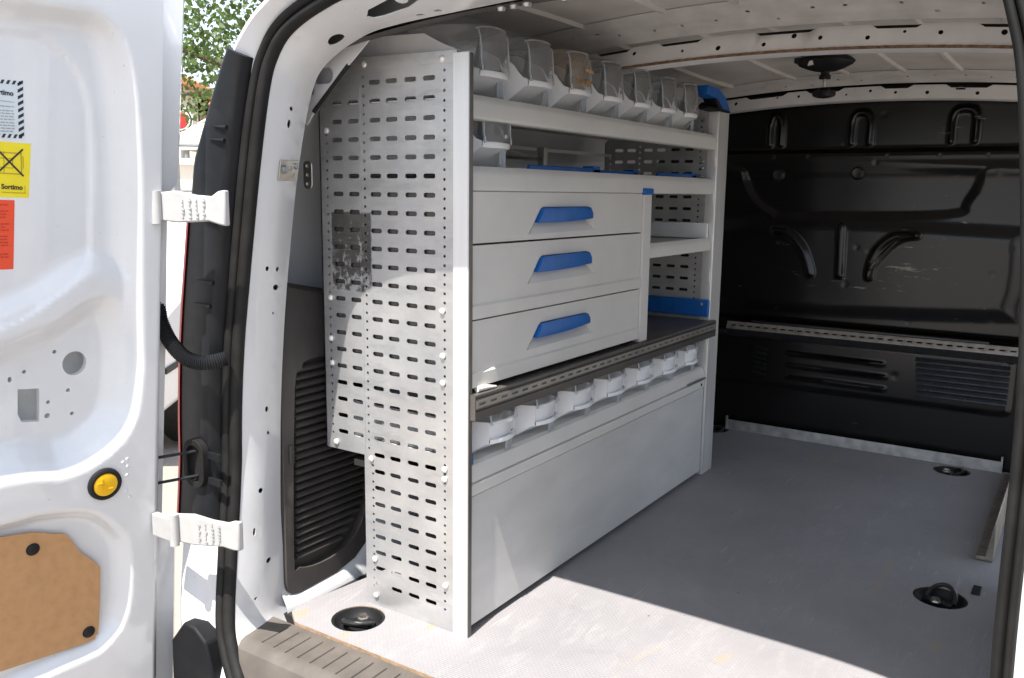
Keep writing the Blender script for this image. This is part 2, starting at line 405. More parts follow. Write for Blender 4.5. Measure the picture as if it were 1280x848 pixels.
def sdf(poly, X, Y):      # signed distance, negative inside
    P = np.array(poly); d = np.full(X.shape, 1e9); ins = np.zeros(X.shape, bool)
    for i in range(len(P)):
        a, b = P[i], P[(i + 1) % len(P)]; e = b - a
        wx, wy = X - a[0], Y - a[1]; t = np.clip((wx * e[0] + wy * e[1]) / (e @ e + 1e-12), 0, 1)
        d = np.minimum(d, (wx - e[0] * t) ** 2 + (wy - e[1] * t) ** 2)
        c = ((a[1] > Y) != (b[1] > Y)) & (X < (b[0] - a[0]) * (Y - a[1]) / ((b[1] - a[1]) if abs(b[1] - a[1]) > 1e-9 else 1e-9) + a[0]); ins ^= c
    d = np.sqrt(d); return np.where(ins, -d, d)
def sst(x): x = np.clip(x, 0, 1); return x * x * (3 - 2 * x)
def text_mesh(txt, size, extr=0.0, bold=False):
    cu = bpy.data.curves.new('text', 'FONT'); cu.body = txt; cu.size = size; cu.extrude = extr; cu.resolution_u = 3
    if bold: cu.offset = size * .035
    o = bpy.data.objects.new('text', cu); COL.objects.link(o)
    dg = bpy.context.evaluated_depsgraph_get(); me = bpy.data.meshes.new_from_object(o.evaluated_get(dg))
    v = [tuple(x.co) for x in me.vertices]; f = [tuple(p.vertices) for p in me.polygons]
    bpy.data.objects.remove(o); bpy.data.meshes.remove(me); bpy.data.curves.remove(cu)
    return v, f
XYZ = lambda a, b, d: (a, b, d)

# ------------------------------------------------------------------ ground (z=0 is the load floor, the ground is 0.62 m below)
g = M(); g.add([(-400, -400, -.62), (400, -400, -.62), (400, 400, -.62), (-400, 400, -.62)], [(0, 1, 2, 3)])
tag(build(g, 'ground', 'gravel'), kind='structure')

# ------------------------------------------------------------------ the van
van = thing('delivery_van', 'white delivery van with its rear doors open, fitted with shelving in the load bay', 'van', (0.28, 0.8, -0.62))
OUT = [(-.16, -.165), (-.25, -.142), (-.30, -.105), (-.335, -.06), (-.362, -.02), (-.383, .03), (-.396, .137), (-.402, .224), (-.405, .343), (-.397, .468), (-.382, .589), (-.361, .705), (-.341, .811), (-.322, .906), (-.301, 1.0), (-.282, 1.068),
       (-.265, 1.102), (-.238, 1.133), (-.197, 1.156), (-.139, 1.176), (-.09, 1.187), (.02, 1.197), (.28, 1.205), (.6, 1.200), (.72, 1.186), (.80, 1.158), (.845, 1.11), (.865, 1.06), (.882, .98), (.902, .79), (.912, .62), (.915, .33), (.93, .0), (.935, -.15)]
INN = [(-.16, -.13), (-.27, -.11), (-.33, -.08), (-.375, -.05), (-.402, -.01), (-.409, .03), (-.411, .13), (-.413, .21), (-.409, .318), (-.401, .448), (-.388, .575), (-.372, .69), (-.353, .80), (-.336, .89), (-.312, .985), (-.298, 1.03),
       (-.287, 1.058), (-.265, 1.092), (-.221, 1.121), (-.15, 1.148), (-.09, 1.158), (.02, 1.166), (.28, 1.178), (.6, 1.180), (.73, 1.174), (.825, 1.150), (.875, 1.105), (.892, 1.06), (.907, .98), (.920, .79), (.928, .62), (.932, .33), (.94, 0), (.945, -.15)]
NS = 6
co = np.array(crom(OUT, NS)); ci = np.array(crom(INN, NS)); NT = len(co)
tan = np.gradient(co, axis=0); tan /= np.linalg.norm(tan, axis=1)[:, None]
nor = np.stack([-tan[:, 1], tan[:, 0]], 1)          # outward (away from the opening)
if nor[0][0] > 0: nor = -nor
DY = -.08 * np.clip((.35 - co[:, 1]) / .45, 0, 1.05) ** 1.3      # the opening bulges rearwards towards the sill
ksc = np.clip(1 - (co[:, 1] - .95) / .22, 0, 1) * .2 + .8     # seal gets narrower along the header
ksc = np.where(co[:, 0] > .5, ksc * .55, ksc)
def ringpt(i, o): return co[i] + nor[i] * o
def lerp_arr(A, t):
    t = min(max(t, 0), NT - 1.0001); i = int(t); f = t - i; return A[i] * (1 - f) + A[i + 1] * f
# frame face: a pressed sheet between seal and inner edge, with real holes
def ring_map(t, v, d):
    a = lerp_arr(co, t); b = lerp_arr(ci, t); n_ = lerp_arr(nor, t)
    v_ = v / 10.0
    p = a * (1 - v_) + b * v_ + n_ * (d - .010 * math.sin(PI * min(max(v_, 0), 1)) * .8 )
    dy = -.08 * min(max((.35 - a[1]) / .45, 0), 1.05) ** 1.3
    return (p[0], -.2 + .1 * v_ + dy * (1 - v_), p[1])
def t_at(z=None, x=None):      # parameter on the left pillar for a height, or along the header for an x
    m_ = (co + ci) / 2
    if z is not None:
        idx = [i for i in range(NT // 2) if m_[i][1] <= z]; i = idx[-1]
        return i + (z - m_[i][1]) / max(1e-6, m_[i + 1][1] - m_[i][1])
    idx = [i for i in range(NT) if m_[i][0] <= x and i > 4]; i = idx[-1]
    return i + (x - m_[i][0]) / max(1e-6, m_[i + 1][0] - m_[i][0])
def ds(t):
    i = int(t); return float(np.linalg.norm(co[i + 1] - co[i]))
holes = []
def ring_hole(t, v, rx, ry, n=8):     # rx along the frame, ry across (m)
    k = ds(t); holes.append([(t + rx / k * math.cos(2 * PI * q / n), v * 10 + ry / .1 * 10 * .95 * math.sin(2 * PI * q / n)) for q in range(n)])
for z, v, rx, ry in [(1.025, .50, .005, .005), (.998, .5, .009, .005), (.725, .35, .005, .005), (.726, .62, .005, .005), (.690, .62, .006, .009), (.638, .6, .003, .003),
                     (.440, .55, .006, .005), (.268, .42, .006, .006), (.186, .3, .009, .003), (.116, .62, .006, .006), (.05, .35, .003, .003), (.39, .6, .004, .004)]:
    ring_hole(t_at(z=z), v, rx, ry)
tx = t_at(x=-.048); k = ds(tx)
holes.append([(tx - .055 / k, 4.6), (tx - .035 / k, 3.2), (tx + .02 / k, 2.2), (tx + .05 / k, 2.3), (tx + .052 / k, 3.6), (tx + .03 / k, 5.2), (tx - .02 / k, 5.8), (tx - .045 / k, 5.6)])
ring_hole(t_at(x=-.185), .62, .017, .014, 16)
for x, v, r_ in [(-.006, .28, .011), (.05, .2, .008), (-.01, .82, .006), (.03, .80, .006), (.10, .45, .012), (.16, .3, .007), (.2, .7, .006), (.26, .4, .015), (.34, .6, .006)]:
    ring_hole(t_at(x=x), v, r_ * 1.3, r_, 10)
inner_pts = [(t, v) for t in np.arange(0.5, NT - 1.2, 1.0) for v in np.arange(1.0, 9.5, 1.0)]
def inhole(p):
    for h in holes:
        xs = [q[0] for q in h]; ys = [q[1] for q in h]
        if min(xs) - .15 < p[0] < max(xs) + .15 and min(ys) - .15 < p[1] < max(ys) + .15: return True
    return False
inner_pts = [p for p in inner_pts if not inhole(p)]
outl = [(i, 0.0) for i in range(NT)] + [(NT - 1, v) for v in range(1, 10)] + [(i, 10.0) for i in range(NT - 1, -1, -1)] + [(0, v) for v in range(9, 0, -1)]
outl = [(min(a, NT - 1.001), b) for a, b in outl]
m = M(); m.cdt(outl, holes, ring_map, 0.0025, inner_pts)
# returned inner lip and outer flange under the seal
m.grid([[(*[ci[i][0]], -.1, ci[i][1]) for i in range(NT)], [(ci[i][0] + nor[i][0] * .012, -.088, ci[i][1] + nor[i][1] * .012) for i in range(NT)],
        [(ci[i][0] + nor[i][0] * .09, -.082, ci[i][1] + nor[i][1] * .09) for i in range(NT)]])
m.grid([[(co[i][0], -.2 + DY[i], co[i][1]) for i in range(NT)], [(ringpt(i, .042 * ksc[i])[0], -.212 + DY[i], ringpt(i, .042 * ksc[i])[1]) for i in range(NT)]])
frame = build(m, 'door_frame', 'white_paint', van, 45)
# grey sheet behind the frame face, its colour paints the shade inside the cut-outs
m = M()
m.grid([[(co[i][0] + nor[i][0] * .055, -.195 + DY[i], co[i][1] + nor[i][1] * .055) for i in range(NT)], [(ci[i][0] + nor[i][0] * .05, -.09, ci[i][1] + nor[i][1] * .05) for i in range(NT)]])
build(m, 'frame_hole_shade', 'skin_shade_grey', van, 45)
# rubber seal: swept section with two bulbs
def bulb(c, y, r, n=10): return [(c + r * math.cos(2 * PI * k / n), y + r * math.sin(2 * PI * k / n)) for k in range(n)]
m = M()
for sec in (bulb(.010, -.208, .0122, 14), bulb(.0305, -.213, .0100, 14)):
    m.grid([[(ringpt(i, o * ksc[i])[0], y + DY[i], ringpt(i, o * ksc[i])[1]) for (o, y) in sec] for i in range(NT)], closed=True)
m.grid([[(ringpt(i, o * ksc[i])[0], y + DY[i], ringpt(i, o * ksc[i])[1]) for (o, y) in ((.0, -.203), (.020, -.207), (.030, -.213), (.041, -.214), (.044, -.20))] for i in range(NT)])
build(m, 'rubber_seal', 'rubber', van, 50)

# exterior skin swept forward from the seal
def body_off(i):     # how far the body corner lies outside the opening
    z = co[i][1]; 
    left = .130; top = .062
    f = float(np.clip((z - .9) / .24, 0, 1)); return left * (1 - f) + top * f
secs = [(.038, -.212, 0), (1.0, -.240, -.012), (1.0, -.237, -.003), (1.0, -.222, .004), (1.0, -.15, .012), (1.0, .05, .035), (1.0, .5, .05), (1.0, .90, .05), (1.0, 1.80, .05), (1.0, 1.95, .05)]
m = M(); rows = []
for a, y, ex in secs:
    rows.append([(lambda q: (q[0], y + (DY[i] if y < -.1 else 0), q[1]))(ringpt(i, (a * ksc[i] if a < .5 else body_off(i) + ex))) for i in range(NT)])
side_i = [i for i in range(NT // 2, NT) if co[i][1] > 1.13][-1]      # below this the right flank has its side-door opening
m.grid(rows[:-2]); m.grid(rows[-2:]); m.grid([r_[:side_i + 1] for r_ in rows[-3:-1]])
build(m, 'body_shell', 'white_paint', van, 50)
# front end of the load bay below the floor, keeps daylight out underneath
m = M(); m.box(-.58, 1.12, -.22, 1.95, -.30, -.06); build(m, 'floor_pan', 'gap_black', van)
# cab and nose ahead of the bulkhead, wheels: the rest of the vehicle
m = M()
pr = [(1.95, -.30), (1.95, 1.24), (2.5, 1.22), (3.05, .55), (3.75, .38), (3.85, .1), (3.85, -.30)]
m.prism(pr, -.56, 1.12, lambda a, b, d: (d, a, b)); build(m, 'cab', 'white_paint', van, bevel=.05)
for x, y in ((-.50, .62), (1.06, .62), (-.50, 3.2), (1.06, 3.2)):
    m = M(); m.lathe([(.12, -.08), (.29, -.09), (.31, -.05), (.31, .05), (.29, .09), (.12, .08)], (x, y, -.31), 'x', 28)
    w_ = build(m, 'wheel', 'rubber', van)
    m = M(); m.lathe([(.02, -.085), (.17, -.075), (.18, -.05), (.18, .05), (.17, .075), (.02, .085)], (x, y, -.31), 'x', 24); build(m, 'rim', 'alu_bare', w_)

# tail lamp housing on the left corner
zc = co[:, 1]
li = [i for i in range(NT // 2) if .20 <= zc[i] <= 1.09 and i > 30]
m = M()
m.grid([[(lambda q: (q[0], y + DY[i], q[1]))(ringpt(i, o)) for o, y in ((.038, -.210), (.042, -.236), (.05, -.244), (body_off(i) - .006, -.248), (body_off(i) + .004, -.243), (body_off(i) + .004, -.215))] for i in li])
for e in (li[0], li[-1]):
    pts = [(lambda q: (q[0], y + DY[e], q[1]))(ringpt(e, o)) for o, y in ((.038, -.210), (.042, -.236), (.05, -.244), (body_off(e) - .006, -.248), (body_off(e) + .004, -.243), (body_off(e) + .004, -.215))]
    m.add(pts, [tuple(range(6))])
tail = build(m, 'tail_lamp', 'black_plastic', van, 40)
ll = [i for i in range(NT // 2) if .205 <= zc[i] <= .80 and i > 30]
m = M(); m.grid([[(lambda q: (q[0], y + DY[i], q[1]))(ringpt(i, body_off(i) + o)) for o, y in ((.0, -.2495), (.006, -.249), (.010, -.240), (.013, -.21), (.014, -.10))] for i in ll])
build(m, 'lens', 'lens_red', tail)
for z0, w0 in ((.985, .035), (.962, .04), (.838, .045), (.815, .045), (.70, .05), (.655, .05)):
    m = M(); i = min(range(NT // 2), key=lambda q: abs(zc[q] - z0) + (9 if q < 30 else 0)); a = ringpt(i, .05); b = ringpt(i, .05 + w0)
    m.tube([(a[0], -.247, z0), (b[0], -.248, z0 + .003)], [.004, .0015], 8); build(m, 'lamp_rib', 'black_plastic', tail)
# grommet with the two check cables on the lamp housing
m = M()
gp = rrect(-.478, .338, .062, .098, .028, 6)
m.cdt(gp, [rrect(-.478, .338, .040, .074, .018, 6)], lambda a, b, d: (a, -.262 + d, b), .016)
m.cdt(rrect(-.478, .338, .044, .078, .018, 6), [], lambda a, b, d: (a, -.254 + d, b), .006)
build(m, 'grommet', 'rubber', van, bevel=.003)
for z in (.363, .312):
    m = M(); m.tube([(-.475, -.254, z), (-.52, -.33, z - .006), (-.60, -.42, z - .012)], .0032, 8); build(m, 'check_cable', 'black_plastic', van)
for z in (.352, .300):
    m = M(); m.box(-.45, -.41, -.252, -.246, z, z + .013); build(m, 'lamp_rail', 'black_plastic', tail)
# corrugated cable conduit between door and pillar
pth = crom([(-.545, -.36, .72), (-.505, -.31, .665), (-.494, -.305, .625), (-.474, -.30, .588), (-.446, -.29, .560), (-.418, -.270, .550), (-.395, -.235, .556)], 22)
m = M(); m.tube(pth, [.0140 + .0009 * (1 if i % 2 else -1) for i in range(len(pth))], 14); build(m, 'cable_conduit', 'black_plastic', van, 60)

# hinges
def hinge(zt, zb, ya, low):
    m = M()
    e_ = 0 if low else .004
    tp = [(-.450, zb + .004), (-.405, zb), (-.345, zb + .004), (-.325, zb - e_ * .4), (-.312, zb - e_), (-.312, zt + e_ * 1.6), (-.325, zt + e_), (-.338, zt - .005), (-.37, zt - .003), (-.408, zt + .004), (-.450, zt)]
    m.prism(tp, 0, 1, lambda a, b, d: (a, -.275 - .05 * (-.30 - a) / .15 - (.012 if d else 0), b))
    h = build(m, 'hinge', 'hinge_paint', van, bevel=.003)
    m = M(); m.tube([(-.440, -.338, zb - .002), (-.440, -.338, zt + .003)], .009, 14); build(m, 'hinge_pin', 'hinge_paint', h)
    m = M(); m.box(-.50, -.44, -.345, -.331, zb + .006, zt - .006); build(m, 'hinge_leaf', 'hinge_paint', h, bevel=.002)
    # cast lettering: short raised bars in four rows, the characters themselves cannot be read
    m = M(); rng = random.Random(3 if low else 2)
    for r_ in range(4):
        x = -.395 + r_ * .0135
        z = zb + .009
        while z < zt - .012:
            L = rng.uniform(.003, .006)
            yy = -.287 - .05 * (-.30 - x) / .15
            m.box(x, x + rng.choice((.0045, .007)), yy - .0004, yy + .001, z, z + L * .55)
            m.box(x + .002, x + .0042, yy - .0004, yy + .001, z + L * .55, z + L)
            z += L + .0022
    build(m, 'cast_lettering', 'hinge_paint', h)
hinge(.868, .815, 0, False)
hinge(.262, .205, 0, True)
# bumper corner
m = M()
bp_ = [(-.520, -.10), (-.517, -.03), (-.475, .020), (-.442, .018), (-.408, -.004), (-.392, -.06), (-.385, -.34), (-.520, -.34)]
m.prism(bp_, -.306, -.15, lambda a, b, d: (a, d, b))
m.box(-.40, .98, -.30, -.27, -.34, -.22)
build(m, 'rear_bumper', 'bumper_plastic', van, bevel=.005, seg=2)

# inside skin: side walls
for sgn in (-1, 1):
    prof = [(-.42, -.03), (-.55, .0), (-.565, .30), (-.535, .62), (-.525, .66), (-.505, .85), (-.47, 1.05), (-.43, 1.17), (-.38, 1.215)]
    if sgn > 0: prof = [(.56 - x - (.02 if x < -.5 else 0), z) for x, z in prof]
    pp = crom(prof, 4); m = M()
    spans = [[-.082, .1, .4, .8, 1.2, 1.6, 1.87]] if sgn < 0 else [[-.082, .1, .4, .65, .90], [1.80, 1.87]]
    for ys in spans: m.grid([[(x + .01 * sgn * math.sin(y * 3), y, z) for x, z in pp] for y in ys])
    if sgn > 0:      # the side door on the right stands open: jambs and head of its opening
        m.grid([[(x, .90, z) for x, z in pp], [(x + .12, .905, z) for x, z in pp]]); m.grid([[(x, 1.80, z) for x, z in pp], [(x + .12, 1.795, z) for x, z in pp]])
        m.box(.94, 1.10, .90, 1.80, 1.15, 1.24)
    build(m, 'side_wall', 'white_paint', van, 50)
# wheel arch and ribs of the left wall seen through the open shelves
m = M(); rows = []
for y in np.linspace(.25, 1.05, 17):
    h = .40 * math.sqrt(max(0, 1 - ((y - .65) / .4) ** 2)); rows.append([(-.55, y, h), (-.45, y, h), (-.42, y, max(0, h - .03)), (-.42, y, -.02)])
m.grid(rows); build(m, 'wheel_arch', 'white_paint', van, 40)
for z in (.93, 1.0):
    m = M(); m.tube([(-.50, .3, z), (-.505, .7, z + .01), (-.50, 1.2, z)], .008, 8); build(m, 'wall_rail', 'beam_paint', van)
m = M(); m.tube(crom([(-.505, .35, .70), (-.50, .40, .90), (-.48, .52, .99), (-.475, .75, 1.0), (-.48, .95, .98)], 8), .010, 8); build(m, 'wall_swage', 'white_paint', van)

# floor liner with its four sunken lashing points
RINGS = [(-.228, -.065), (.760, .742), (.655, 1.765), (-.165, 1.80)]
m = M()
m.cdt([(-.325, -.150), (.925, -.150), (.925, .40), (.89, .50), (.86, 1.0), (.845, 1.85), (-.40, 1.85), (-.40, .6), (-.335, .2), (-.349, .083), (-.363, -.016), (-.372, -.100), (-.362, -.124)], [circ(x, y, .0555, 40) for x, y in RINGS], lambda a, b, d: (a, b, -d), .009, mi=0, wmi=1)
liner = build(m, 'floor_liner', ['floor_vinyl', 'ply_edge'], van, 30)
for i, (x, y) in enumerate(RINGS):
    m = M(); m.lathe([(.0550, -.0035), (.0545, -.0015), (.050, -.002), (.046, -.012), (.040, -.018), (.002, -.019)], (x, y, 0), 'z', 36, cap=False)
    t = build(m, 'lashing_point', 'cap_black', van)
    a0 = R((200, -12, 280, 320)[i]); ca, sa = math.cos(a0), math.sin(a0)
    m = M(); ring = []
    up = .026 if i == 1 else .014
    for k in range(21):
        q = PI * (k / 20); lx, ly = .030 * math.cos(q), .034 * math.sin(q); zz = -.008 + up * math.sin(q)
        ring.append((x + lx * ca - ly * sa, y + lx * sa + ly * ca, zz))
    m.tube(ring, .0052, 10); build(m, 'ring', 'black_steel', t)
    m = M(); bx_, by_ = x - .004 * ca, y - .004 * sa
    m.prism([(-.032, -.010), (.032, -.010), (.032, .008), (-.032, .008)], -.016, -.006, lambda a, b, d: (bx_ + a * ca - b * sa, by_ + a * sa + b * ca, d)); build(m, 'clamp_plate', 'black_plastic', t, bevel=.002)
    m = M(); m.lathe([(.0125, -.006), (.0125, -.004), (.009, -.004), (.009, .002), (.001, .002)], (bx_ + .014 * sa, by_ - .014 * ca, 0), 'z', 6); build(m, 'bolt', 'zinc', t)
# black underlay in the gap beside the liner, white sill above it
m = M(); m.box(-.392, -.340, -.120, .5, -.06, -.014); build(m, 'underlay', 'gap_black', van)
m = M(); rows = []
for y, zt in ((-.116, .030), (-.10, .018), (-.07, .010), (.046, .016), (.106, .032), (.16, .10), (.3, .16), (.5, .2)):
    rows.append([(-.425, y, zt + .05), (-.409, y, zt + .012), (-.404, y, zt - .002), (-.394, y, zt * .4), (-.386, y, -.004), (-.384, y, -.020)])
m.grid(rows); build(m, 'sill', 'white_paint', van, 60)

# step plate with moulded grooves
xs = [-.385, -.378, -.368]
gx = [-.323 + .0335 * k for k in range(36)]
for q in gx: xs += [q - .0022, q - .0008, q + .0008, q + .0022]
xs += [.90, .95]
yrow = [(-.147, -.010), (-.155, -.004), (-.168, -.004), (-.170, -.004), (-.236, -.006), (-.238, -.006), (-.252, -.009), (-.264, -.018), (-.274, -.040), (-.280, -.085), (-.284, -.14)]
rows = []
for j, (y, z) in enumerate(yrow):
    r_ = []
    for i, x in enumerate(xs):
        gk = 0.0
        if 3 <= j <= 4 and 3 <= i < len(xs) - 2 and (i - 3) % 4 in (1, 2): gk = .004
        lift = 0; x = x + (.05 * max(0, (-.25 - y) / .034) ** 2 if i < 3 else 0)
        r_.append((x, y, z - gk + lift))
    rows.append(r_)
m = M(); m.grid(rows); build(m, 'step_plate', 'step_plastic', van, 25)

# brown-black plastic trim on the left wheel side, with louvres
m = M()
tp = [(-.102, .045), (-.098, .024), (-.085, .012), (-.06, .008), (.046, .014), (.106, .029), (.145, .055), (.17, .10), (.19, .18), (.20, .24), (.22, .62), (-.075, .680), (-.085, .667)]
hole = crom([(-.040, .50), (-.062, .46), (-.078, .10), (-.064, .068), (.0, .056), (.08, .068), (.13, .11), (.155, .20), (.175, .50), (.15, .52), (-.02, .52)], 3, True)
m.cdt(tp, [hole], lambda a, b, d: (-.400 - d - (.016 if b > .62 else 0), a, b), .02)
m.cdt([(-.072, .05), (.17, .05), (.18, .53), (-.06, .53)], [], lambda a, b, d: (-.4185, a, b))
m.grid([[(-.4165, y, z) for y, z in ((-.085, .667), (-.075, .680), (.22, .62))], [(-.47, y, z + .012) for y, z in ((-.085, .667), (-.075, .680), (.22, .62))]])
trim = build(m, 'side_trim', 'trim_plastic', van, 40, bevel=.003)
for k in range(25):
    z = .082 + k * .0172
    y0 = -.066 + .010 * (k / 24); y1 = min(.16, .04 + (z - .055) * 1.1)
    m = M(); m.prism([(-.4175, z), (-.404, z + .003), (-.402, z + .0075), (-.405, z + .010), (-.4175, z + .013)], y0, y1, lambda a, b, d: (a, d, b)); build(m, 'louvre', 'trim_plastic', trim, 30)
m = M(); m.box(-.403, -.396, -.083, -.072, .305, .345); build(m, 'trim_clip', 'trim_plastic', trim, bevel=.002)

# gusset behind the pillar top, with its oval and square holes and black edge strip
m = M()
gp = [(-.17, 1.155), (-.236, 1.104), (-.326, 1.025), (-.345, 1.002), (-.43, 1.0), (-.43, 1.17)]
m.cdt(gp, [rrect(-.298, 1.092, .052, .03, .014, 4), rrect(-.331, 1.066, .013, .015, .003, 2)], lambda a, b, d: (a, -.060 + d + 0, b), .003)
gus = build(m, 'pillar_gusset', 'white_paint', van, 30)
m = M(); m.tube([(-.233, -.058, 1.108), (-.326, -.060, 1.026)], .0042, 8); build(m, 'edge_strip', 'rubber', gus)
m = M(); m.cdt([(-.42, .99), (-.340, 1.022), (-.250, 1.098), (-.21, 1.16), (-.42, 1.16)], [], lambda a, b, d: (a, -.045, b)); build(m, 'gusset_hole_shade', 'skin_shade_grey', gus)  # grey sheet paints the shaded wall behind the gusset holes

# roof sheet, ribs and cross beams
XC = .28
def zr(x): return 1.278 - .12 * (x - XC) ** 2
xs = np.linspace(-.44, 1.0, 25)
m = M(); m.grid([[(x, y, zr(x) + .012 * math.sin((y - .05) * 3.2)) for x in xs] for y in np.linspace(-.09, 1.9, 21)]); build(m, 'roof_lining', 'roof_sheet', van, 60)
def roof_rib(x, y0, y1):
    m = M(); n = 33
    ys = np.linspace(y0, y1, n)
    m.grid([[(x + dx, y, zr(x) + .012 * math.sin((y - .05) * 3.2) - dz) for dx, dz in ((-.011, -.003), (-.005, .008), (.005, .008), (.011, -.003))] for y in ys])
    build(m, 'roof_rib', 'roof_sheet', van, 50)
for x in (-.30, -.11, .10, .27, .44, .60, .78): roof_rib(x, .0, .69); roof_rib(x - .02, .80, 1.79)
def beam(y, h, low, nh, seed, depth, wl=-.40, wr=.96):
    rng = random.Random(seed)
    def zl(x): return low - .10 * (x - .28) ** 2
    # outline in (x, height) with steps along its top edge
    top = []; x = wl; up = True
    while x < wr:
        w_ = rng.uniform(.07, .13); hh = h if up else h - .010
        top += [(x + .008, hh), (min(wr, x + w_), hh)]; x += w_ + .008; up = not up
    bot = [(x, 0) for x in np.linspace(wl, wr, 25)]
    ol = bot + [(max(wl, min(wr, a)), b) for a, b in top[::-1]]
    hs = []
    for k in range(nh):
        cx = wl + .06 + (wr - wl - .12) * (k + rng.uniform(.1, .9)) / nh; hs.append(circ(cx, h * rng.uniform(.35, .7), rng.choice((.0035, .005, .006)), 8))
    for cx in (.0, .57): hs.append([(cx - .014, h * .62), (cx + .014, h * .62), (cx + .014, h * .74), (cx + .006, h * .74), (cx + .006, h * .80), (cx - .006, h * .80), (cx - .006, h * .74), (cx - .014, h * .74)])
    good = []
    for h_ in hs:
        if all(math.hypot(h_[0][0] - g_[0][0], h_[0][1] - g_[0][1]) > .034 for g_ in good): good.append(h_)
    m = M()
    m.cdt(ol, good, lambda a, b, d: (a, y + b * .45 + d, zl(a) + b), .0015)
    xs = np.linspace(wl, wr, 25)
    m.grid([[(x, y, zl(x)) for x in xs], [(x, y + .012, zl(x) - .002) for x in xs], [(x, y + depth, zl(x) - .002) for x in xs], [(x, y + depth + .02, zl(x) + h) for x in xs]])
    b = build(m, 'cross_beam', 'beam_paint', van, 40)
    m = M(); m.grid([[(x, y + .020, zl(x) + .002) for x in xs], [(x, y + .028, zl(x) + h * .95) for x in xs], [(x, y + depth, zl(x) + h * .95) for x in xs]]); build(m, 'beam_hole_shade', 'hole_shade', b, 40)  # near-black sheet paints the shade behind the beam holes
    return b, zl
def roof_flange(y0, y1, ztop):
    rng = random.Random(int(y0 * 100)); xs = np.linspace(-.40, .96, 41)
    hs = [circ(x + rng.uniform(-.02, .02), rng.uniform(.35, .75), rng.choice((.0035, .005)), 8, .05) for x in np.arange(-.32, .92, .075)]
    def mp(a, b, d):
        zb = zr(a) + .012 * math.sin((y0 - .05) * 3.2) - .003; zt = ztop - .10 * (a - .28) ** 2
        return (a, y0 + (y1 - y0) * b, zb + (zt - zb) * b + d)
    m = M(); m.cdt([(x, 0) for x in xs] + [(x, 1) for x in xs[::-1]], hs, mp, .0015)
    return build(m, 'roof_flange', 'flange_grey', van, 40)
roof_flange(.600, .712, 1.247); roof_flange(1.700, 1.812, 1.240)
b1, zl1 = beam(.700, .048, 1.193, 15, 4, .085)
b2, zl2 = beam(1.800, .044, 1.190, 14, 9, .05)
m = M(); xs = np.linspace(-.38, .94, 140)
m.grid([[(x, .697 + .002 * math.sin(i * 2.2), zl1(x) + .001) for i, x in enumerate(xs)], [(x, .696 + .002 * math.sin(i * 2.9), zl1(x) - .0042) for i, x in enumerate(xs)], [(x, .706, zl1(x) - .0042) for x in xs]]); build(m, 'fibre_strip', 'fibre_edge', b1, 30)
# rear header inner side, dark trim strip with clips
m = M()
xs = np.linspace(-.30, .86, 24)
def zh(x): return 1.165 - .16 * abs(x - .28) ** 2.2
m.grid([[(x, -.088, zh(x) + .010) for x in xs], [(x, -.055, zh(x) + .012) for x in xs], [(x, -.045, zh(x) + .024) for x in xs], [(x, -.040, zr(x) + .01) for x in xs]]); build(m, 'header_trim', 'trim_plastic', van, 40)
for x in (.12, .145, .17, .24):
    m = M(); m.lathe([(.001, -.006), (.006, -.006), (.008, -.002), (.008, .003)], (x, -.068, zh(x) + .011), 'z', 10); build(m, 'trim_bolt', 'steel', van)

# bulkhead: pressed black panel, relief in the mesh
XB = np.linspace(-.55, 1.06, 323); ZB = np.linspace(-.02, 1.31, 267)
GX, GZ = np.meshgrid(XB, ZB)
rel = np.zeros_like(GX)
def bead(path, w, h, closed=False):
    global rel
    P = np.array(crom(path, 6, closed)); d = np.full(GX.shape, 1e9)
    for i in range(len(P) - 1):
        a, b = P[i], P[i + 1]; e = b - a; t = np.clip(((GX - a[0]) * e[0] + (GZ - a[1]) * e[1]) / (e @ e + 1e-12), 0, 1)
        d = np.minimum(d, np.hypot(GX - a[0] - e[0] * t, GZ - a[1] - e[1] * t))
    rel += h * sst(1 - d / w)
# overall steps: upper band leans back, shelf crease at z 1.02, big dished panel, lower box
rel += -.030 * sst((GZ - 1.015) / .03)
rel += .012 * sst((1.0 - GZ) / .05) * sst((GZ - .93) / .05)
dish = crom([(-.115, 1.00), (.60, .985), (.66, .95), (.63, .86), (.56, .805), (.05, .79), (-.02, .80), (-.10, .86), (-.14, .95)], 5, True)
rel += -.012 * sst(-sdf(dish, GX, GZ) / .035)
low = crom([(-.30, .47), (.70, .47), (.79, .53), (.80, .74), (.74, .80), (-.30, .78)], 4, True)
rel += .012 * sst(-sdf(low, GX, GZ) / .06)
rel += -.020 * sst((.44 - GZ) / .03) * sst((GZ - .37) / .02)
vent = rrect(.25, .275, 1.10, .20, .03); rel += .010 * sst(-sdf(vent, GX, GZ) / .02)
for x0, x1 in ((-.045, -.005), (.235, .295), (.545, .615)):
    bead([(x0, 1.055), (x0, 1.12), (x0 + .008, 1.15), ((x0 + x1) / 2, 1.158), (x1 - .008, 1.15), (x1, 1.12), (x1, 1.055)], .014, .016)
bead([(.000, .752), (.05, .745), (.10, .70), (.128, .64), (.138, .605)], .018, .017)
bead([(.233, .775), (.238, .605)], .018, .017)
bead([(.335, .605), (.340, .66), (.365, .71), (.41, .745), (.475, .752)], .018, .017)
bead([(.335, .605), (.345, .64), (.38, .69), (.42, .73), (.475, .752)], .012, .010)
for z, x0, x1 in ((.312, .08, .40), (.268, .08, .41), (.225, .08, .41)): bead([(x0, z), (x1, z - .004)], .010, .009)
rng = random.Random(2)
for _ in range(26):      # small dents
    a, b, r_ = rng.uniform(-.15, .8), rng.uniform(.2, 1.15), rng.uniform(.006, .02); rel += -rng.uniform(.0005, .0015) * sst(1 - np.hypot(GX - a, GZ - b) / r_)
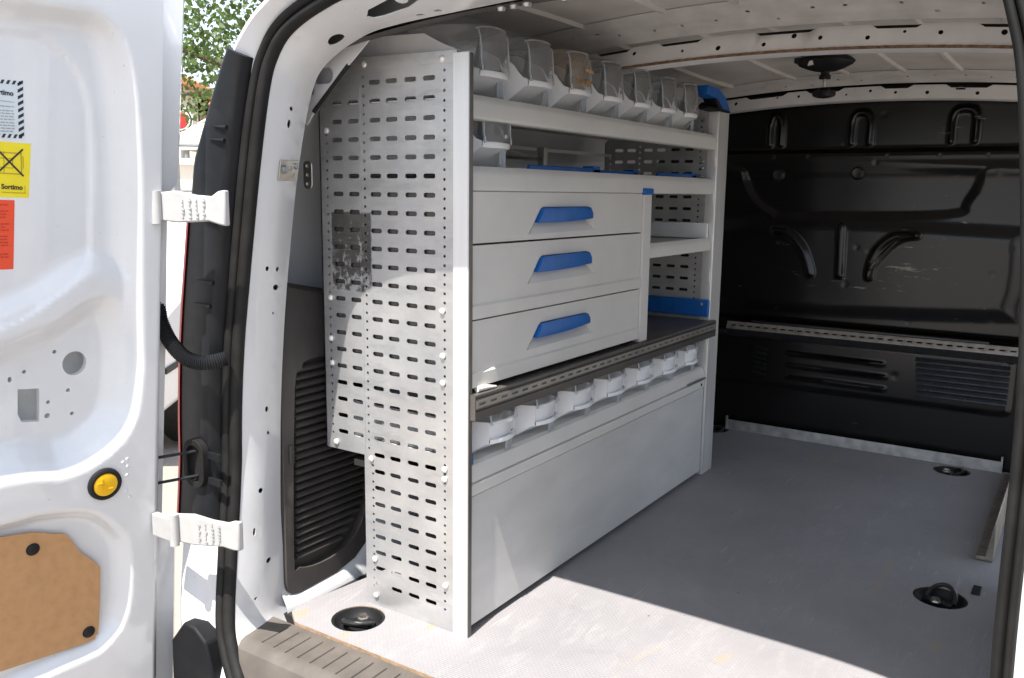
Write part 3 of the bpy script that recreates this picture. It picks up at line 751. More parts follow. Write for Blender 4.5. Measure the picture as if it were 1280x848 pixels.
m = M(); m.grid([[(GX[j, i], 1.872 - rel[j, i], GZ[j, i]) for i in range(GX.shape[1])] for j in range(GX.shape[0])])
blk = build(m, 'bulkhead', 'bulkhead_paint', van, 70, weld=False)
for k in range(7):
    z = .330 - k * .019; x0, x1 = .505 + .002 * k, .785
    m = M(); m.prism([(0, 0), (-.015, .001), (-.016, .004), (-.002, .0150), (0, .0150)], x0, x1, lambda a, b, d: (d, 1.8615 + a, z + b)); build(m, 'vent_louvre', 'louvre_sky_tint', blk, 30, bevel=.0015)
for k in range(6):
    z = .315 - k * .019
    m = M(); m.prism([(0, 0), (-.010, .003), (-.011, .006), (0, .010)], -.045, .0, lambda a, b, d: (d, 1.8615 + a, z + b - .1 * (d + .02))); build(m, 'vent_louvre', 'black_steel', blk, 30)
for x, z in ((-.02, 1.012), (.10, 1.012), (.36, 1.012), (.52, 1.012), (.66, 1.012)):
    m = M(); m.lathe([(.001, -.006), (.006, -.006), (.008, 0)], (x, 1.872, z), 'y', 10); build(m, 'spot_bolt', 'black_steel', blk)
for x, z in ((.0, .95), (.27, .955)):
    m = M(); m.lathe([(.001, -.002), (.016, -.004), (.022, .003), (.024, .01)], (x, 1.866, z), 'y', 14); build(m, 'panel_plug', 'black_steel', blk)
# perforated rail across the bulkhead
m = M()
hs = [rrect(x, .0, .018, .007, .003, 2) for x in np.arange(-.11, .86, .030)]
m.cdt([(-.136, -.012), (.90, -.012), (.90, .012), (-.136, .012)], hs, lambda a, b, d: (a, 1.800 + b * .55 , .405 + b - d * 1), .002)
rail = build(m, 'load_rail', 'alu_dull', van, 30)
m = M(); m.prism([(1.793, .3925), (1.803, .365), (1.850, .360), (1.860, .41), (1.806, .385)], -.136, .90, lambda a, b, d: (d, a, b)); build(m, 'rail_body', 'black_steel', rail, bevel=.003)
m = M(); m.box(-.05, .72, 1.812, 1.835, .418, .424); build(m, 'rail_lip', 'black_steel', rail)
# aluminium angles on the floor
m = M(); m.prism([(1.828, .001), (1.828, .038), (1.831, .038), (1.831, .004), (1.86, .004), (1.86, .001)], -.125, .79, lambda a, b, d: (d, a, b)); m.box(-.128, -.122, 1.82, 1.832, .001, .052); m.box(.788, .793, 1.82, 1.832, .001, .055)
build(m, 'floor_angle', 'alu_bare', van)
m = M(); m.prism([(.800, .001), (.800, .010), (.822, .012), (.834, .10), (.838, .10), (.838, .001)], 1.02, 1.80, lambda a, b, d: (a, d, b)); build(m, 'floor_angle', 'alu_dull', van, bevel=.002)
m = M(); m.box(.815, .833, .80, .85, .0008, .004); build(m, 'floor_plug', 'cap_black', van, bevel=.002)
# right hand inner side below the seal
m = M(); m.grid([[(x, y, z) for x, z in ((.929, -.05), (.929, .06), (.934, .55))] for y in (-.08, .3, .9)]); build(m, 'side_trim', 'white_paint', van)

# the left rear door, standing open
th = R(9); EX = Vector((math.sin(th), math.cos(th), 0)); EZ = Vector((.1094, 0, 1)); DO = Vector((-.5292, -.33, 0)); EN = EX.cross(EZ).normalized()
def dmap(s_, w, d): return tuple(DO + EX * s_ + EZ * w - EN * d)
fr_ = crom([(-.60, 1.165), (-.222, 1.165), (-.096, 1.158), (-.054, 1.084), (-.038, .924), (-.036, .74), (-.050, .705), (-.112, .718), (-.190, .672), (-.262, .640), (-.45, .55), (-.60, .60)], 5, True)
bl_ = crom([(-.60, 1.112), (-.24, 1.112), (-.173, 1.106), (-.124, 1.055), (-.106, .972), (-.107, .795), (-.120, .733), (-.180, .681), (-.256, .640), (-.45, .59), (-.60, .62)], 5, True)
po_ = crom([(-.60, .60), (-.45, .545), (-.265, .622), (-.190, .648), (-.112, .690), (-.064, .678), (-.037, .625), (-.033, .545), (-.049, .453), (-.093, .400), (-.165, .372), (-.268, .384), (-.60, .386)], 5, True)
lo_ = crom([(-.60, .311), (-.278, .311), (-.201, .311), (-.120, .290), (-.070, .240), (-.050, .185), (-.053, .068), (-.089, .005), (-.178, -.015), (-.60, -.03)], 5, True)
al_ = crom([(-.60, 1.16), (-.222, 1.16), (-.098, 1.153), (-.054, 1.084), (-.036, .924), (-.032, .74), (-.029, .60), (-.028, .54), (-.042, .447), (-.088, .392), (-.165, .364), (-.268, .376), (-.60, .378)], 5, True)
def relief(X, Y):
    h = .020 * sst(-sdf(al_, X, Y) / .030)
    h += .016 * sst(-sdf(fr_, X, Y) / .050)
    h += .004 * sst(-sdf(bl_, X, Y) / .005)
    h += .034 * sst(-sdf(po_, X, Y) / .055)
    h += .026 * sst(-sdf(lo_, X, Y) / .030)
    return h
def rel1(a, b): return float(relief(np.array([a]), np.array([b]))[0])
dh = [circ(-.1316, .5575, .0208, 24, .0222), [(-.2262, .524), (-.1914, .520), (-.1925, .4594), (-.2212, .4635), (-.2272, .4792)]]
for a, b, r_ in ((-.1652, .5831, .0036), (-.2153, .5539, .0036), (-.1432, .509, .0036), (-.1773, .4923, .0036), (-.1791, .4673, .005), (-.1368, .464, .0036)): dh.append(circ(a, b, r_, 8))
dh.append(rrect(-.2383, .5431, .006, .010, .0028, 2))
DOUT = [(-.64, -.20), (.0, -.20), (.0, 1.20), (-.012, 1.25), (-.05, 1.29), (-.64, 1.31)]
gs = [(a, b) for a in list(np.arange(-.315, -.003, .0052)) for b in np.arange(-.195, 1.30, .0062)] + [(a, b) for a in np.arange(-.63, -.32, .03) for b in np.arange(-.19, 1.30, .03)]
gs = np.array(gs); keep = sdf(DOUT, gs[:, 0], gs[:, 1]) < -.004
for h in dh: keep &= sdf(h, gs[:, 0], gs[:, 1]) > .0025
gs = gs[keep] + (np.random.RandomState(1).rand(int(keep.sum()), 2) - .5) * 1e-4
cache = {}
allp = np.array([tuple(p) for p in gs] + DOUT + [q for h in dh for q in h]); hv = relief(allp[:, 0], allp[:, 1])
for p, h in zip(allp, hv): cache[(round(float(p[0]), 5), round(float(p[1]), 5))] = float(h)
def dsurf(a, b, d):
    h = cache.get((round(a, 5), round(b, 5)))
    if h is None: h = rel1(a, b)
    return dmap(a, b, h + d)
m = M(); m.cdt(DOUT, dh, dsurf, 0, [tuple(p) for p in gs])
for h in dh:
    n = len(h); m.add([dsurf(a, b, 0) for a, b in h] + [dsurf(a, b, .012) for a, b in h], [(i, (i + 1) % n, n + (i + 1) % n, n + i) for i in range(n)])
# door edge: side wall, stepped flange, outer skin
edge = [(.0, -.20), (.0, .17), (.0, .19), (.0, .60), (.0, .862), (.0, .88), (.0, 1.20), (-.012, 1.25), (-.05, 1.29), (-.64, 1.31)]
wide = [1.15, 1.12, .55, .62, .62, 1, 1.12, 1, 1, 1]
fl = [0.0, .0, .008, .012, .048, .056]; fd = [0.0, .018, .020, .034, .037, .050]
m.grid([[dmap(p[0] + o * q, p[1] + (o if p[1] > 1.22 else 0), d) for p, q in zip(edge, wide)] for o, d in zip(fl, fd)])
door = build(m, 'rear_door', 'white_paint', van, 40)
m = M(); m.cdt([(-.64, -.22), (.030, -.22), (.030, 1.20), (.0, 1.26), (-.03, 1.30), (-.64, 1.33)], [], lambda a, b, d: dmap(a, b, .098 - .048 * (1 if a > 0 else max(0, 1 + a / .1)) + d), .002, [(a, b) for a in (-.1, -.3, -.02) for b in (0, .4, .8, 1.1)])
build(m, 'outer_skin', 'skin_shade_grey', door, 60)
# hardboard cover with plastic studs
wp = crom([(-.60, .28), (-.273, .277), (-.182, .2557), (-.166, .250), (-.152, .230), (-.1408, .208), (-.118, .183), (-.107, .168), (-.1040, .152), (-.1075, .040), (-.114, .024), (-.130, .0155), (-.28, .019), (-.60, .03)], 3, True)
m = M(); m.cdt(wp, [], lambda a, b, d: dmap(a, b, .014 + d), .004); build(m, 'hardboard_cover', 'fibreboard', door, 30, bevel=.001)
def stud(a, b, r_, d0, name, mat, prof=None):
    m = M(); pr = prof or [(.0, .006), (.45, .006), (.8, .0045), (1.0, .001), (1.0, -.001)]
    n = 28; rows = []
    for f, h in pr: rows.append([dmap(a + r_ * f * math.cos(2 * PI * k / n), b + r_ * f * math.sin(2 * PI * k / n), d0 - h) for k in range(n)])
    m.grid(rows, closed=True); m.add(rows[0], [tuple(range(n))]); return build(m, name, mat, door, 40)
for a, b in ((-.2214, .2383), (-.1262, .0372)): stud(a, b, .0115, .014, 'push_stud', 'cap_black')
# yellow release button in a black collar, with its embossed door mark
stud(-.102, .338, .0305, rel1(-.102, .338), 'button_collar', 'cap_black', [(.70, .002), (.72, .007), (.85, .008), (.97, .006), (1.0, 0), (1.0, -.004)])
btn = stud(-.102, .338, .0222, rel1(-.102, .338), 'release_button', 'button_yellow', [(.0, .0085), (.80, .0085), (.95, .0075), (1.0, .005), (1.0, -.002)])
m = M(); b0 = rel1(-.102, .338) - .0085
for a0, a1, w0, w1 in ((-.110, -.108, .329, .352), (-.110, -.104, .3385, .3405), (-.1045, -.1025, .329, .3405), (-.1025, -.090, .329, .331), (-.118, -.110, .342, .344)):
    m.prism([(a0, w0), (a1, w0), (a1, w1), (a0, w1)], b0 + .0005, b0 - .0012, dmap)
build(m, 'button_mark', 'button_yellow', btn)
# little pressed dimples beside the button
for a, b in ((-.068, .372), (-.060, .377), (-.060, .362), (-.060, .345), (-.061, .314), (-.055, .30)): stud(a, b, .0032, rel1(a, b) - .0003, 'dimple', 'white_paint', [(.0, .0012), (.6, .001), (1.0, -.0003)])
# stickers
BD = .040
DS, DW = .0152, -.0045
_dm = dmap
def smapd(a, b, d): return _dm(a + DS, b + DW, d)
def sticker(name, corners, mat, deco):
    m = M(); m.prism(corners, BD - .0004, BD + .0006, smapd); deco(m); return build(m, name, mat, door, weld=False)
def put_text(m, txt, s0, w0, size, mi, bold=True, lift=.0012, xs=1.0):
    v, f = text_mesh(txt, size, 0, bold); m.add([smapd(s0 + x * xs, w0 + y - .04 * x, BD - lift) for x, y, z in v], f, mi)
def bar(m, s0, s1, w0, w1, mi, lift=.0010): m.prism([(s0, w0), (s1, w0 - .04 * (s1 - s0)), (s1, w1 - .04 * (s1 - s0)), (s0, w1)], BD - lift, BD - lift + .0004, smapd, mi)
def dg(m):
    for k in range(9):     # hazard stripes down the right edge and along top and bottom
        z = .953 + k * .0101; m.prism([(-.2345, z), (-.2265, z + .005), (-.2265, z + .010), (-.2345, z + .005)], BD - .0008, BD - .0004, smapd, 1)
    for k in range(14):
        s_ = -.345 + k * .0085
        for w0, w1 in ((1.036, 1.042), (.953, .959)): m.prism([(s_, w0), (s_ + .004, w0), (s_ + .007, w1), (s_ + .003, w1)], BD - .0008, BD - .0004, smapd, 1)
    put_text(m, 'Sortimo', -.2725, 1.020, .0105, 1, xs=.92)
    bar(m, -.33, -.240, 1.012, 1.0128, 2)
    tl = random.Random(5)
    for w0 in (1.001, .9945, .990, .9855, .981, .976, .9715, .967, .9625):
        s_ = -.33
        while s_ < -.242:
            e_ = s_ + tl.uniform(.003, .008); bar(m, s_, min(e_, -.2405), w0, w0 + .0016, 2); s_ = e_ + .0013
sticker('warning_sticker', [(-.36, 1.046), (-.36, .952), (-.2255, .952), (-.2255, 1.042)], ['sticker_grey', 'print_black', 'print_faint'], dg)
def dy(m):
    put_text(m, 'Sortimo', -.2625, .8725, .0108, 1, xs=.90)
    bar(m, -.262, -.226, .8665, .8675, 2)
    for a, b in (((-.272, .94), (-.229, .893)), ((-.272, .893), (-.229, .936))):
        a = Vector(a); b = Vector(b); n_ = Vector((-(b - a).y, (b - a).x)).normalized() * .0013
        m.prism([a - n_, b - n_, b + n_, a + n_], BD - .0013, BD - .0009, smapd, 1)
    for r_ in ((-.275, -.231, .930, .9315), (-.275, -.231, .897, .8985), (-.2325, -.231, .897, .9315), (-.258, -.257, .897, .9315), (-.270, -.244, .921, .922), (-.270, -.244, .906, .907), (-.245, -.244, .906, .922)): bar(m, *r_, 2)
    bar(m, -.2295, -.2285, .905, .925, 2); bar(m, -.2275, -.2268, .866, .878, 2)
sticker('warning_sticker', [(-.36, .951), (-.36, .861), (-.2215, .858), (-.2165, .945)], ['sticker_yellow', 'print_black', 'print_ochre'], dy)
def dr(m):
    tl = random.Random(8)
    for w0 in (.846, .836, .831, .826, .815, .810, .805, .795, .790, .785, .780, .766, .761):
        s_ = -.34; lim = -.2515 - tl.uniform(0, .006)
        while s_ < lim - .002:
            e_ = s_ + tl.uniform(.003, .008); bar(m, s_, min(e_, lim), w0, w0 + .0016, 1); s_ = e_ + .0013
sticker('warning_sticker', [(-.36, .858), (-.36, .741), (-.2475, .741), (-.243, .854)], ['sticker_red', 'print_red'], dr)

# the right rear door, standing open just outside the frame
m = M()
def rmap(a, b, d): return (1.035 + .14 * a + .02 + d - .09 * b, -.30 - a, b)
m.prism([(0, -.25), (.66, -.25), (.66, .95), (.60, 1.18), (.05, 1.22), (0, 1.15)], .0, .05, rmap)
rdoor = build(m, 'rear_door', 'white_paint', van, bevel=.02, seg=3)
m = M(); m.cdt([(.06, .03), (.60, .03), (.60, .32), (.06, .32)], [], lambda a, b, d: rmap(a, b, -.006 + d), .005); build(m, 'hardboard_cover', 'fibreboard', rdoor, bevel=.001)

# ------------------------------------------------------------------ shelving unit
L = 1.25
rack = thing('shelving_unit', 'grey aluminium shelving unit with blue-handled drawers along the left side of the van', 'shelving', (-.15, .65, 0))
SX = (-.324, -.280, -.222, -.179, -.132, -.087)
def slot_panel(y, name, full=True):
    hs = []
    for k in range(30):
        z = 1.0825 - .0356 * k
        for x in SX:
            if x < -.26 and z < .345: continue
            if x < -.26 and z > 1.05: continue
            hs.append(rrect(x, z, .0285, .0092, .0038, 2))
    for k in range(60):
        z = 1.094 - .0178 * k
        for x in (-.354, -.251, -.051):
            if x < -.3 and not .36 < z < 1.0: continue
            xx = x
            if z < .33:
                if x < -.3: continue
                if x < -.2: xx = -.241
            if z < .02: continue
            hs.append(circ(xx, z, .0031, 6))
    ol = [(0, 0), (-.002, 1.124), (-.283, 1.127), (-.375, 1.035), (-.375, .332), (-.264, .332), (-.264, 0)]
    ol = [(-.018, .0)] + [(-.020, 1.122), (-.281, 1.127), (-.375, 1.035), (-.375, .335), (-.370, .330), (-.264, .330), (-.264, .0)]
    m = M(); m.cdt(ol, hs, lambda a, b, d: (a, y + d, b), .002)
    m.prism([(-.375, .335), (-.375, 1.035), (-.372, 1.035), (-.372, .335)], y, y + .018, lambda a, b, d: (a, d, b))
    m.prism([(-.264, .0), (-.264, .33), (-.261, .33), (-.261, .0)], y + .0021, y + .018, lambda a, b, d: (a, d, b))
    return build(m, name, 'slotted_alu', rack, 30)
ep = slot_panel(0.0, 'end_panel')
m = M(); m.prism([(-.021, 1.106), (-.021, 1.128), (-.279, 1.131), (-.279, 1.109)], -.0022, -.0004, lambda a, b, d: (a, d, b)); m.prism([(-.021, 1.126), (-.279, 1.129), (-.279, 1.131), (-.021, 1.128)], -.0004, .02, lambda a, b, d: (a, d, b))
build(m, 'top_strip', 'slotted_alu', ep, bevel=.0006)
# second sheet overlapping on the left half of the panel
m = M(); m.box(-.2612, -.2600, -.0007, -.0003, .331, 1.08); build(m, 'sheet_joint', 'slotted_alu', ep)
BOLTS = [(-.351, .655), (-.352, .569), (-.350, .517), (-.056, .651), (-.055, .564), (-.055, .511), (-.344, .345), (-.244, .325), (-.051, .338), (-.051, .318), (-.238, .105), (-.049, .096), (-.236, .024), (-.055, 1.114), (-.246, 1.117), (-.352, .995)]
bm0 = M(); bm0.lathe([(.0006, -.0052), (.0040, -.0046), (.0062, -.0026), (.0066, -.0005)], (0, 0, 0), 'y', 14); bmesh_bolt = None
for i, (x, z) in enumerate(BOLTS):
    if i == 0:
        b0_ = build(bm0, 'bolt', 'bolt_white', None); b0_.parent = rack; src = b0_
        b = b0_
    else:
        b = src.copy(); COL.objects.link(b)
    b.location = Vector((x, -.0005, z)) - Vector(rack.location)
# corner posts: anodised profiles with grooves
def post(y0, y1, z1, name='corner_post'):
    m = M()
    m.prism([(-.0285, y0 - .003), (-.0285, y0 + .004), (-.018, y0 + .004), (-.018, y0 + .012), (.0020, y0 + .012), (.0050, y0 + .010), (.0060, y0 - .001), (.0045, y0 - .003)], .0, z1, lambda a, b, d: (a, b, d))
    return build(m, name, 'anodised', rack, 30)
post(0, 0, 1.122)
m = M(); m.box(.0062, .0078, -.0005, .0095, .0, 1.121); build(m, 'post_edge', 'lip_dark', rack)
ep2 = slot_panel(L, 'end_panel')
m = M(); m.prism([(-.030, L), (-.030, L + .003), (-.006, L + .003), (-.006, L + .082), (.0, L + .084), (.004, L + .080), (.004, L - .001), (-.002, L - .002)], .0, 1.120, lambda a, b, d: (a, b, d)); build(m, 'corner_post', 'anodised', rack, bevel=.0015)
for z in (.985, .87, .63, .42): 
    m = M(); m.box(-.012, -.001, L - .005, L - .0022, z - .024, z + .024); build(m, 'post_insert', 'bolt_white', rack, bevel=.001)
for z in (1.095, 1.06, .975, .955, .93, .905, .78, .77, .53, .45, .43, .40):
    m = M(); m.lathe([(.0006, -.006), (.0045, -.005), (.0062, -.001), (.0062, 0)], (-.043, L - .001, z), 'y', 10); build(m, 'bolt', 'steel', rack)
# blue and black corner cap on the far post
m = M(); cp = crom([(L + .083, 1.131), (L + .07, 1.143), (L + .035, 1.168), (L - .025, 1.184), (L - .10, 1.186)], 4) + [(L - .10, 1.160), (L - .03, 1.152), (L + .02, 1.126), (L + .083, 1.126)]
m.prism(cp, -.036, .004, lambda a, b, d: (d, a, b)); cap = build(m, 'corner_cap', 'blue_plastic', rack, bevel=.004)
m = M(); m.prism([(L + .084, 1.121), (L + .084, 1.128), (L + .02, 1.130), (L - .02, 1.153), (L - .05, 1.157), (L - .02, 1.135), (L - .005, 1.121)], -.034, .0055, lambda a, b, d: (d, a, b)); m.box(-.034, .003, L - .09, L + .08, 1.1205, 1.128); build(m, 'cap_base', 'cap_black', cap, bevel=.002)
# shelves with their folded lips
def shelf(zt, lip, y0, y1, depth=.35, name='shelf', x1=0.0):
    m = M(); m.prism([(x1 - .012, zt + .006), (x1 - .002, zt - .004), (x1, zt - .010), (x1, zt - lip), (x1 - .003, zt - lip - .003), (x1 - .03, zt - lip - .003), (x1 - .03, zt - .004), (-depth, zt - .004), (-depth, zt), (x1 - .03, zt), (x1 - .028, zt + .004)], y0, y1, lambda a, b, d: (a, d, b))
    return build(m, name, 'unit_grey', rack, 30, bevel=.0012)
shelf(1.047, .036, .006, L - .003)
shelf(.918, .038, .006, L - .003)
shelf(.742, .030, .806, L - .003)
# dark underside void strip and back rails
for z0, z1 in ((.92, .935), (.99, 1.0)):
    m = M(); m.box(-.352, -.348, .006, L - .003, z0, z1); build(m, 'back_rail', 'unit_grey', rack)
m = M(); m.tube([(-.335, .40, .968), (-.335, .80, .968)], .0045, 8); build(m, 'back_rod', 'steel', rack)
m = M(); m.box(-.345, -.325, .795, .815, .90, 1.0); build(m, 'back_bracket', 'zinc', rack, bevel=.001)
for z, y0 in ((.905, .803), (.66, .803)):
    pass
# cross bar and blue stop bar on the far panel
m = M(); m.box(-.21, -.012, L - .016, L - .006, .746, .792); build(m, 'side_bar', 'bin_plastic', rack, bevel=.002)
m = M(); m.box(-.21, .004, L - .018, L - .0065, .507, .559); build(m, 'stop_bar', 'blue_plastic', rack, bevel=.003)
m = M(); m.lathe([(.001, -.005), (.005, -.004), (.006, 0)], (-.018, L - .018, .545), 'y', 10); build(m, 'bolt', 'steel', rack)
# blue bin rails lying on the second shelf, behind the single bin
for y0, y1, x in ((.30, .62, -.055), (.64, .93, -.10), (.96, 1.235, -.055)):
    m = M(); m.prism([(x - .03, .9185), (x, .9185), (x, .934), (x - .006, .936), (x - .010, .924), (x - .03, .922)], y0, y1, lambda a, b, d: (a, d, b)); m.box(x - .03, x, y1 - .035, y1, .9235, .941); build(m, 'bin_rail', 'blue_plastic', rack, bevel=.0015)
# back sheet of the drawer block and divider post
m = M(); m.box(-.36, -.356, .006, L - .003, .50, .875); build(m, 'back_sheet', 'unit_grey', rack)
m = M(); m.prism([(.004, .752), (.004, .796), (-.002, .800), (-.30, .800), (-.30, .797), (-.02, .797), (-.02, .755), (-.002, .750)], .489, .8775, lambda a, b, d: (a, b, d)); dv = build(m, 'divider_post', 'unit_face', rack, bevel=.0015)
m = M(); m.box(-.02, .0065, .748, .803, .874, .8905); build(m, 'divider_cap', 'blue_plastic', dv, bevel=.003)
# drawers
def drawer(z0, z1, hz0, hz1, step, name='drawer'):
    y0, y1 = .010, .746
    t = M()
    ym = (.237 + .48) / 2
    hole = [(.212, hz0), (.502, hz0 + .003), (.490, hz0 + .018), (.470, hz1 - .004), (.462, hz1), (.268, hz1), (.258, hz1 - .004)]
    zs = z0 + step
    def fx(b):
        return .0 if b >= zs else .004 * min(1, (zs - b) / .004)
    m = M()
    ol = [(y0, z0), (y1, z0), (y1, zs - .004), (y1, zs), (y1, z1), (y0, z1), (y0, zs), (y0, zs - .004)] if step else [(y0, z0), (y1, z0), (y1, z1), (y0, z1)]
    inn = [(y, z) for y in np.linspace(y0 + .02, y1 - .02, 40) for z in (zs, zs - .004)] if step else []
    m.cdt(ol, [hole], lambda a, b, d: (fx(b) - d, a, b), .016, inn)
    dr_ = build(m, name, 'unit_face', rack, 25)
    # scooped recess behind the hole
    H = hole; dp = lambda b: -.002 - .034 * ((b - hz0) / (hz1 - hz0)) ** .8
    m = M()
    base = [(-.0, a, b) for a, b in H]; back = [(dp(b) if b > hz0 + .004 else -.001, .357 + (a - .357) * .97, b) for a, b in H]
    n = len(H); m.add([(-.001, a, b) for a, b in H] + back, [(i, (i + 1) % n, n + (i + 1) % n, n + i) for i in range(n)] + [tuple(range(n, 2 * n))])
    build(m, 'grip_recess', 'unit_face', dr_, 40)
    # blue grip: bowed bar across the upper half
    m = M(); rows = []
    for k in range(21):
        f = k / 20; a = .250 + (.476 - .250) * f; bow = 4 * f * (1 - f)
        zt = hz1 - .001 - .001 * (1 - bow); zb = hz0 + .0225 + .0055 * f - .002 * bow
        a_t = .2635 + (.466 - .2635) * f; a_b = .2405 + (.4775 - .2405) * f
        rows.append([(-.004, a_t, zt), (.006 + .004 * bow, a_t, zt - .0005), (.009 + .005 * bow, (a_t + a_b) / 2, (zt + zb) / 2), (.006 + .004 * bow, a_b, zb), (-.010, a_b, zb + .002)])
    m.grid(rows); m.add(rows[0], [(0, 1, 2, 3, 4)]); m.add(rows[-1], [(0, 1, 2, 3, 4)])
    build(m, 'grip', 'blue_plastic', dr_, 50)
    # tray sides
    m = M(); m.box(-.34, -.017, y0 + .004, y0 + .007, z0 + .01, z1 - .012); m.box(-.34, -.017, y1 - .007, y1 - .004, z0 + .01, z1 - .012); m.box(-.34, -.338, y0 + .007, y1 - .007, z0 + .01, z1 - .012); m.box(-.338, -.017, y0 + .007, y1 - .007, z0 + .01, z0 + .013)
    build(m, 'drawer_tray', 'unit_grey', dr_)
drawer(.7805, .8765, .792, .847, .0)
drawer(.6375, .7765, .690, .746, .028)
drawer(.5055, .6335, .551, .604, .030)
# dark carcass behind the gaps
for y0, x1 in ((.0065, -.022), (.747, -.03)):
    m = M(); m.box(-.355, x1, y0, y0 + .002, .497, .875); build(m, 'carcass_side', 'lip_dark', rack)
# worktop with its dark slotted front profile
m = M(); m.prism([(.0155, .4955), (.004, .4955), (.004, .486), (.0045, .482), (.0045, .446), (.0115, .446)], .006, L + .012, lambda a, b, d: (a, d, b)); m.prism([(.0035, .4955), (-.35, .4955), (-.35, .480), (.0035, .480)], .006, L - .004, lambda a, b, d: (a, d, b)); wt = build(m, 'worktop', 'lip_dark', rack)
WX, WZ = -.0145, -.0065
prof = [(.0305 + WX, .5025 + WZ), (.034 + WX, .501 + WZ), (.034 + WX, .497 + WZ), (.031 + WX, .4965 + WZ), (.031 + WX, .494 + WZ), (.0345 + WX, .493 + WZ), (.0345 + WX, .473 + WZ), (.031 + WX, .472 + WZ), (.031 + WX, .4695 + WZ), (.0345 + WX, .469 + WZ), (.034 + WX, .4525 + WZ), (.030 + WX, .451 + WZ)]
m = M(); m.grid([[(a, y, b) for a, b in prof] for y in (.004, L + .012)])
capo = [(.0346 + WX, .500 + WZ), (.0346 + WX, .4525 + WZ), (.0195 + WX, .4525 + WZ), (.0195 + WX, .502 + WZ), (.032 + WX, .502 + WZ)]
m.prism(capo, .0025, .0045, lambda a, b, d: (a, d, b)); m.prism(capo, L + .0115, L + .014, lambda a, b, d: (a, d, b))
build(m, 'front_profile', 'lip_dark', wt, 20)
hs = [rrect(y, .477, .022, .0048, .002, 2) for y in np.arange(.024, L, .0375)]
m = M(); m.cdt([(.006, .4695), (L + .010, .4695), (L + .010, .4845), (.006, .4845)], hs, lambda a, b, d: (.0220 - d, a, b), .0015); build(m, 'slotted_strip', 'lip_alu', wt, 20)
# bin shelf below the worktop, trim strip and flap
m = M(); m.prism([(.0, .314), (.0, .322), (-.008, .345), (-.016, .350), (-.35, .350), (-.35, .346), (-.03, .346), (-.02, .318), (-.02, .314)], .006, L - .004, lambda a, b, d: (a, d, b)); build(m, 'bin_shelf', 'unit_face', rack, 25, bevel=.001)
m = M(); m.box(-.30, -.024, .006, L - .004, .300, .3125); build(m, 'shadow_gap', 'hole_shade', rack)  # black filler paints the shade below the bin shelf
m = M(); m.prism([(.001, .287), (.001, .309), (-.004, .3112), (-.022, .3112), (-.022, .287)], .006, L - .006, lambda a, b, d: (a, d, b)); build(m, 'trim_strip', 'unit_face', rack, bevel=.0012)
m = M(); m.box(-.012, -.002, .008, L - .010, .014, .2845); m.box(-.016, -.004, .008, L - .010, .2845, .2855); build(m, 'flap', 'flap_sheet', rack, bevel=.002)
m = M(); m.box(-.26, -.025, .006, L - .004, .0015, .010); build(m, 'base_gap_shade', 'hole_shade', rack)  # black strip paints the shade in the gap under the flap
m = M(); m.tube([(.004, 1.10, .3165), (.006, 1.14, .318), (.006, 1.20, .318), (.004, 1.235, .3165)], .0035, 8); build(m, 'flap_catch', 'steel', rack)
m = M(); m.lathe([(.001, .004), (.004, .003), (.005, 0)], (.0, 1.215, .298), 'x', 10); build(m, 'bolt', 'cap_black', rack)
# zinc bracket that ties the unit to the van pillar
m = M()
def zq(a, b, d):
    p = ring_map(t_at(z=.912 + b), 10 * (.38 + .55 * (a + .40) / .06), 0); return (p[0] + .004 - d, p[1], .912 + b)
m.cdt([(-.400, -.020), (-.340, -.018), (-.340, .020), (-.400, .018)], [circ(-.388, .002, .0045, 10), circ(-.352, -.008, .0035, 8), rrect(-.368, .004, .016, .008, .0035, 3)], zq, .003)
br = build(m, 'pillar_bracket', 'zinc', rack, bevel=.0006)
m = M(); m.cdt(rrect(-.378, .0, .024, .056, .010, 5), [circ(-.378, .018, .0042, 10), circ(-.378, 0, .0042, 10), circ(-.378, -.018, .0042, 10)], lambda a, b, d: (a - .002, -.030 + d, .906 + b), .003)
build(m, 'bracket_plate', 'zinc', br, bevel=.0006)
m = M(); m.lathe([(.001, .008), (.006, .008), (.007, .003), (.010, .002), (.010, -.002)], (zq(-.388, .002, 0)[0], zq(-.388, .002, 0)[1], .914), 'x', 10); build(m, 'bracket_bolt', 'steel', br)
m = M(); m.lathe([(.001, .007), (.005, .007), (.006, .001)], (zq(-.352, .006, 0)[0], zq(-.352, .006, 0)[1], .920), 'x', 8); build(m, 'bracket_bolt', 'steel', br)

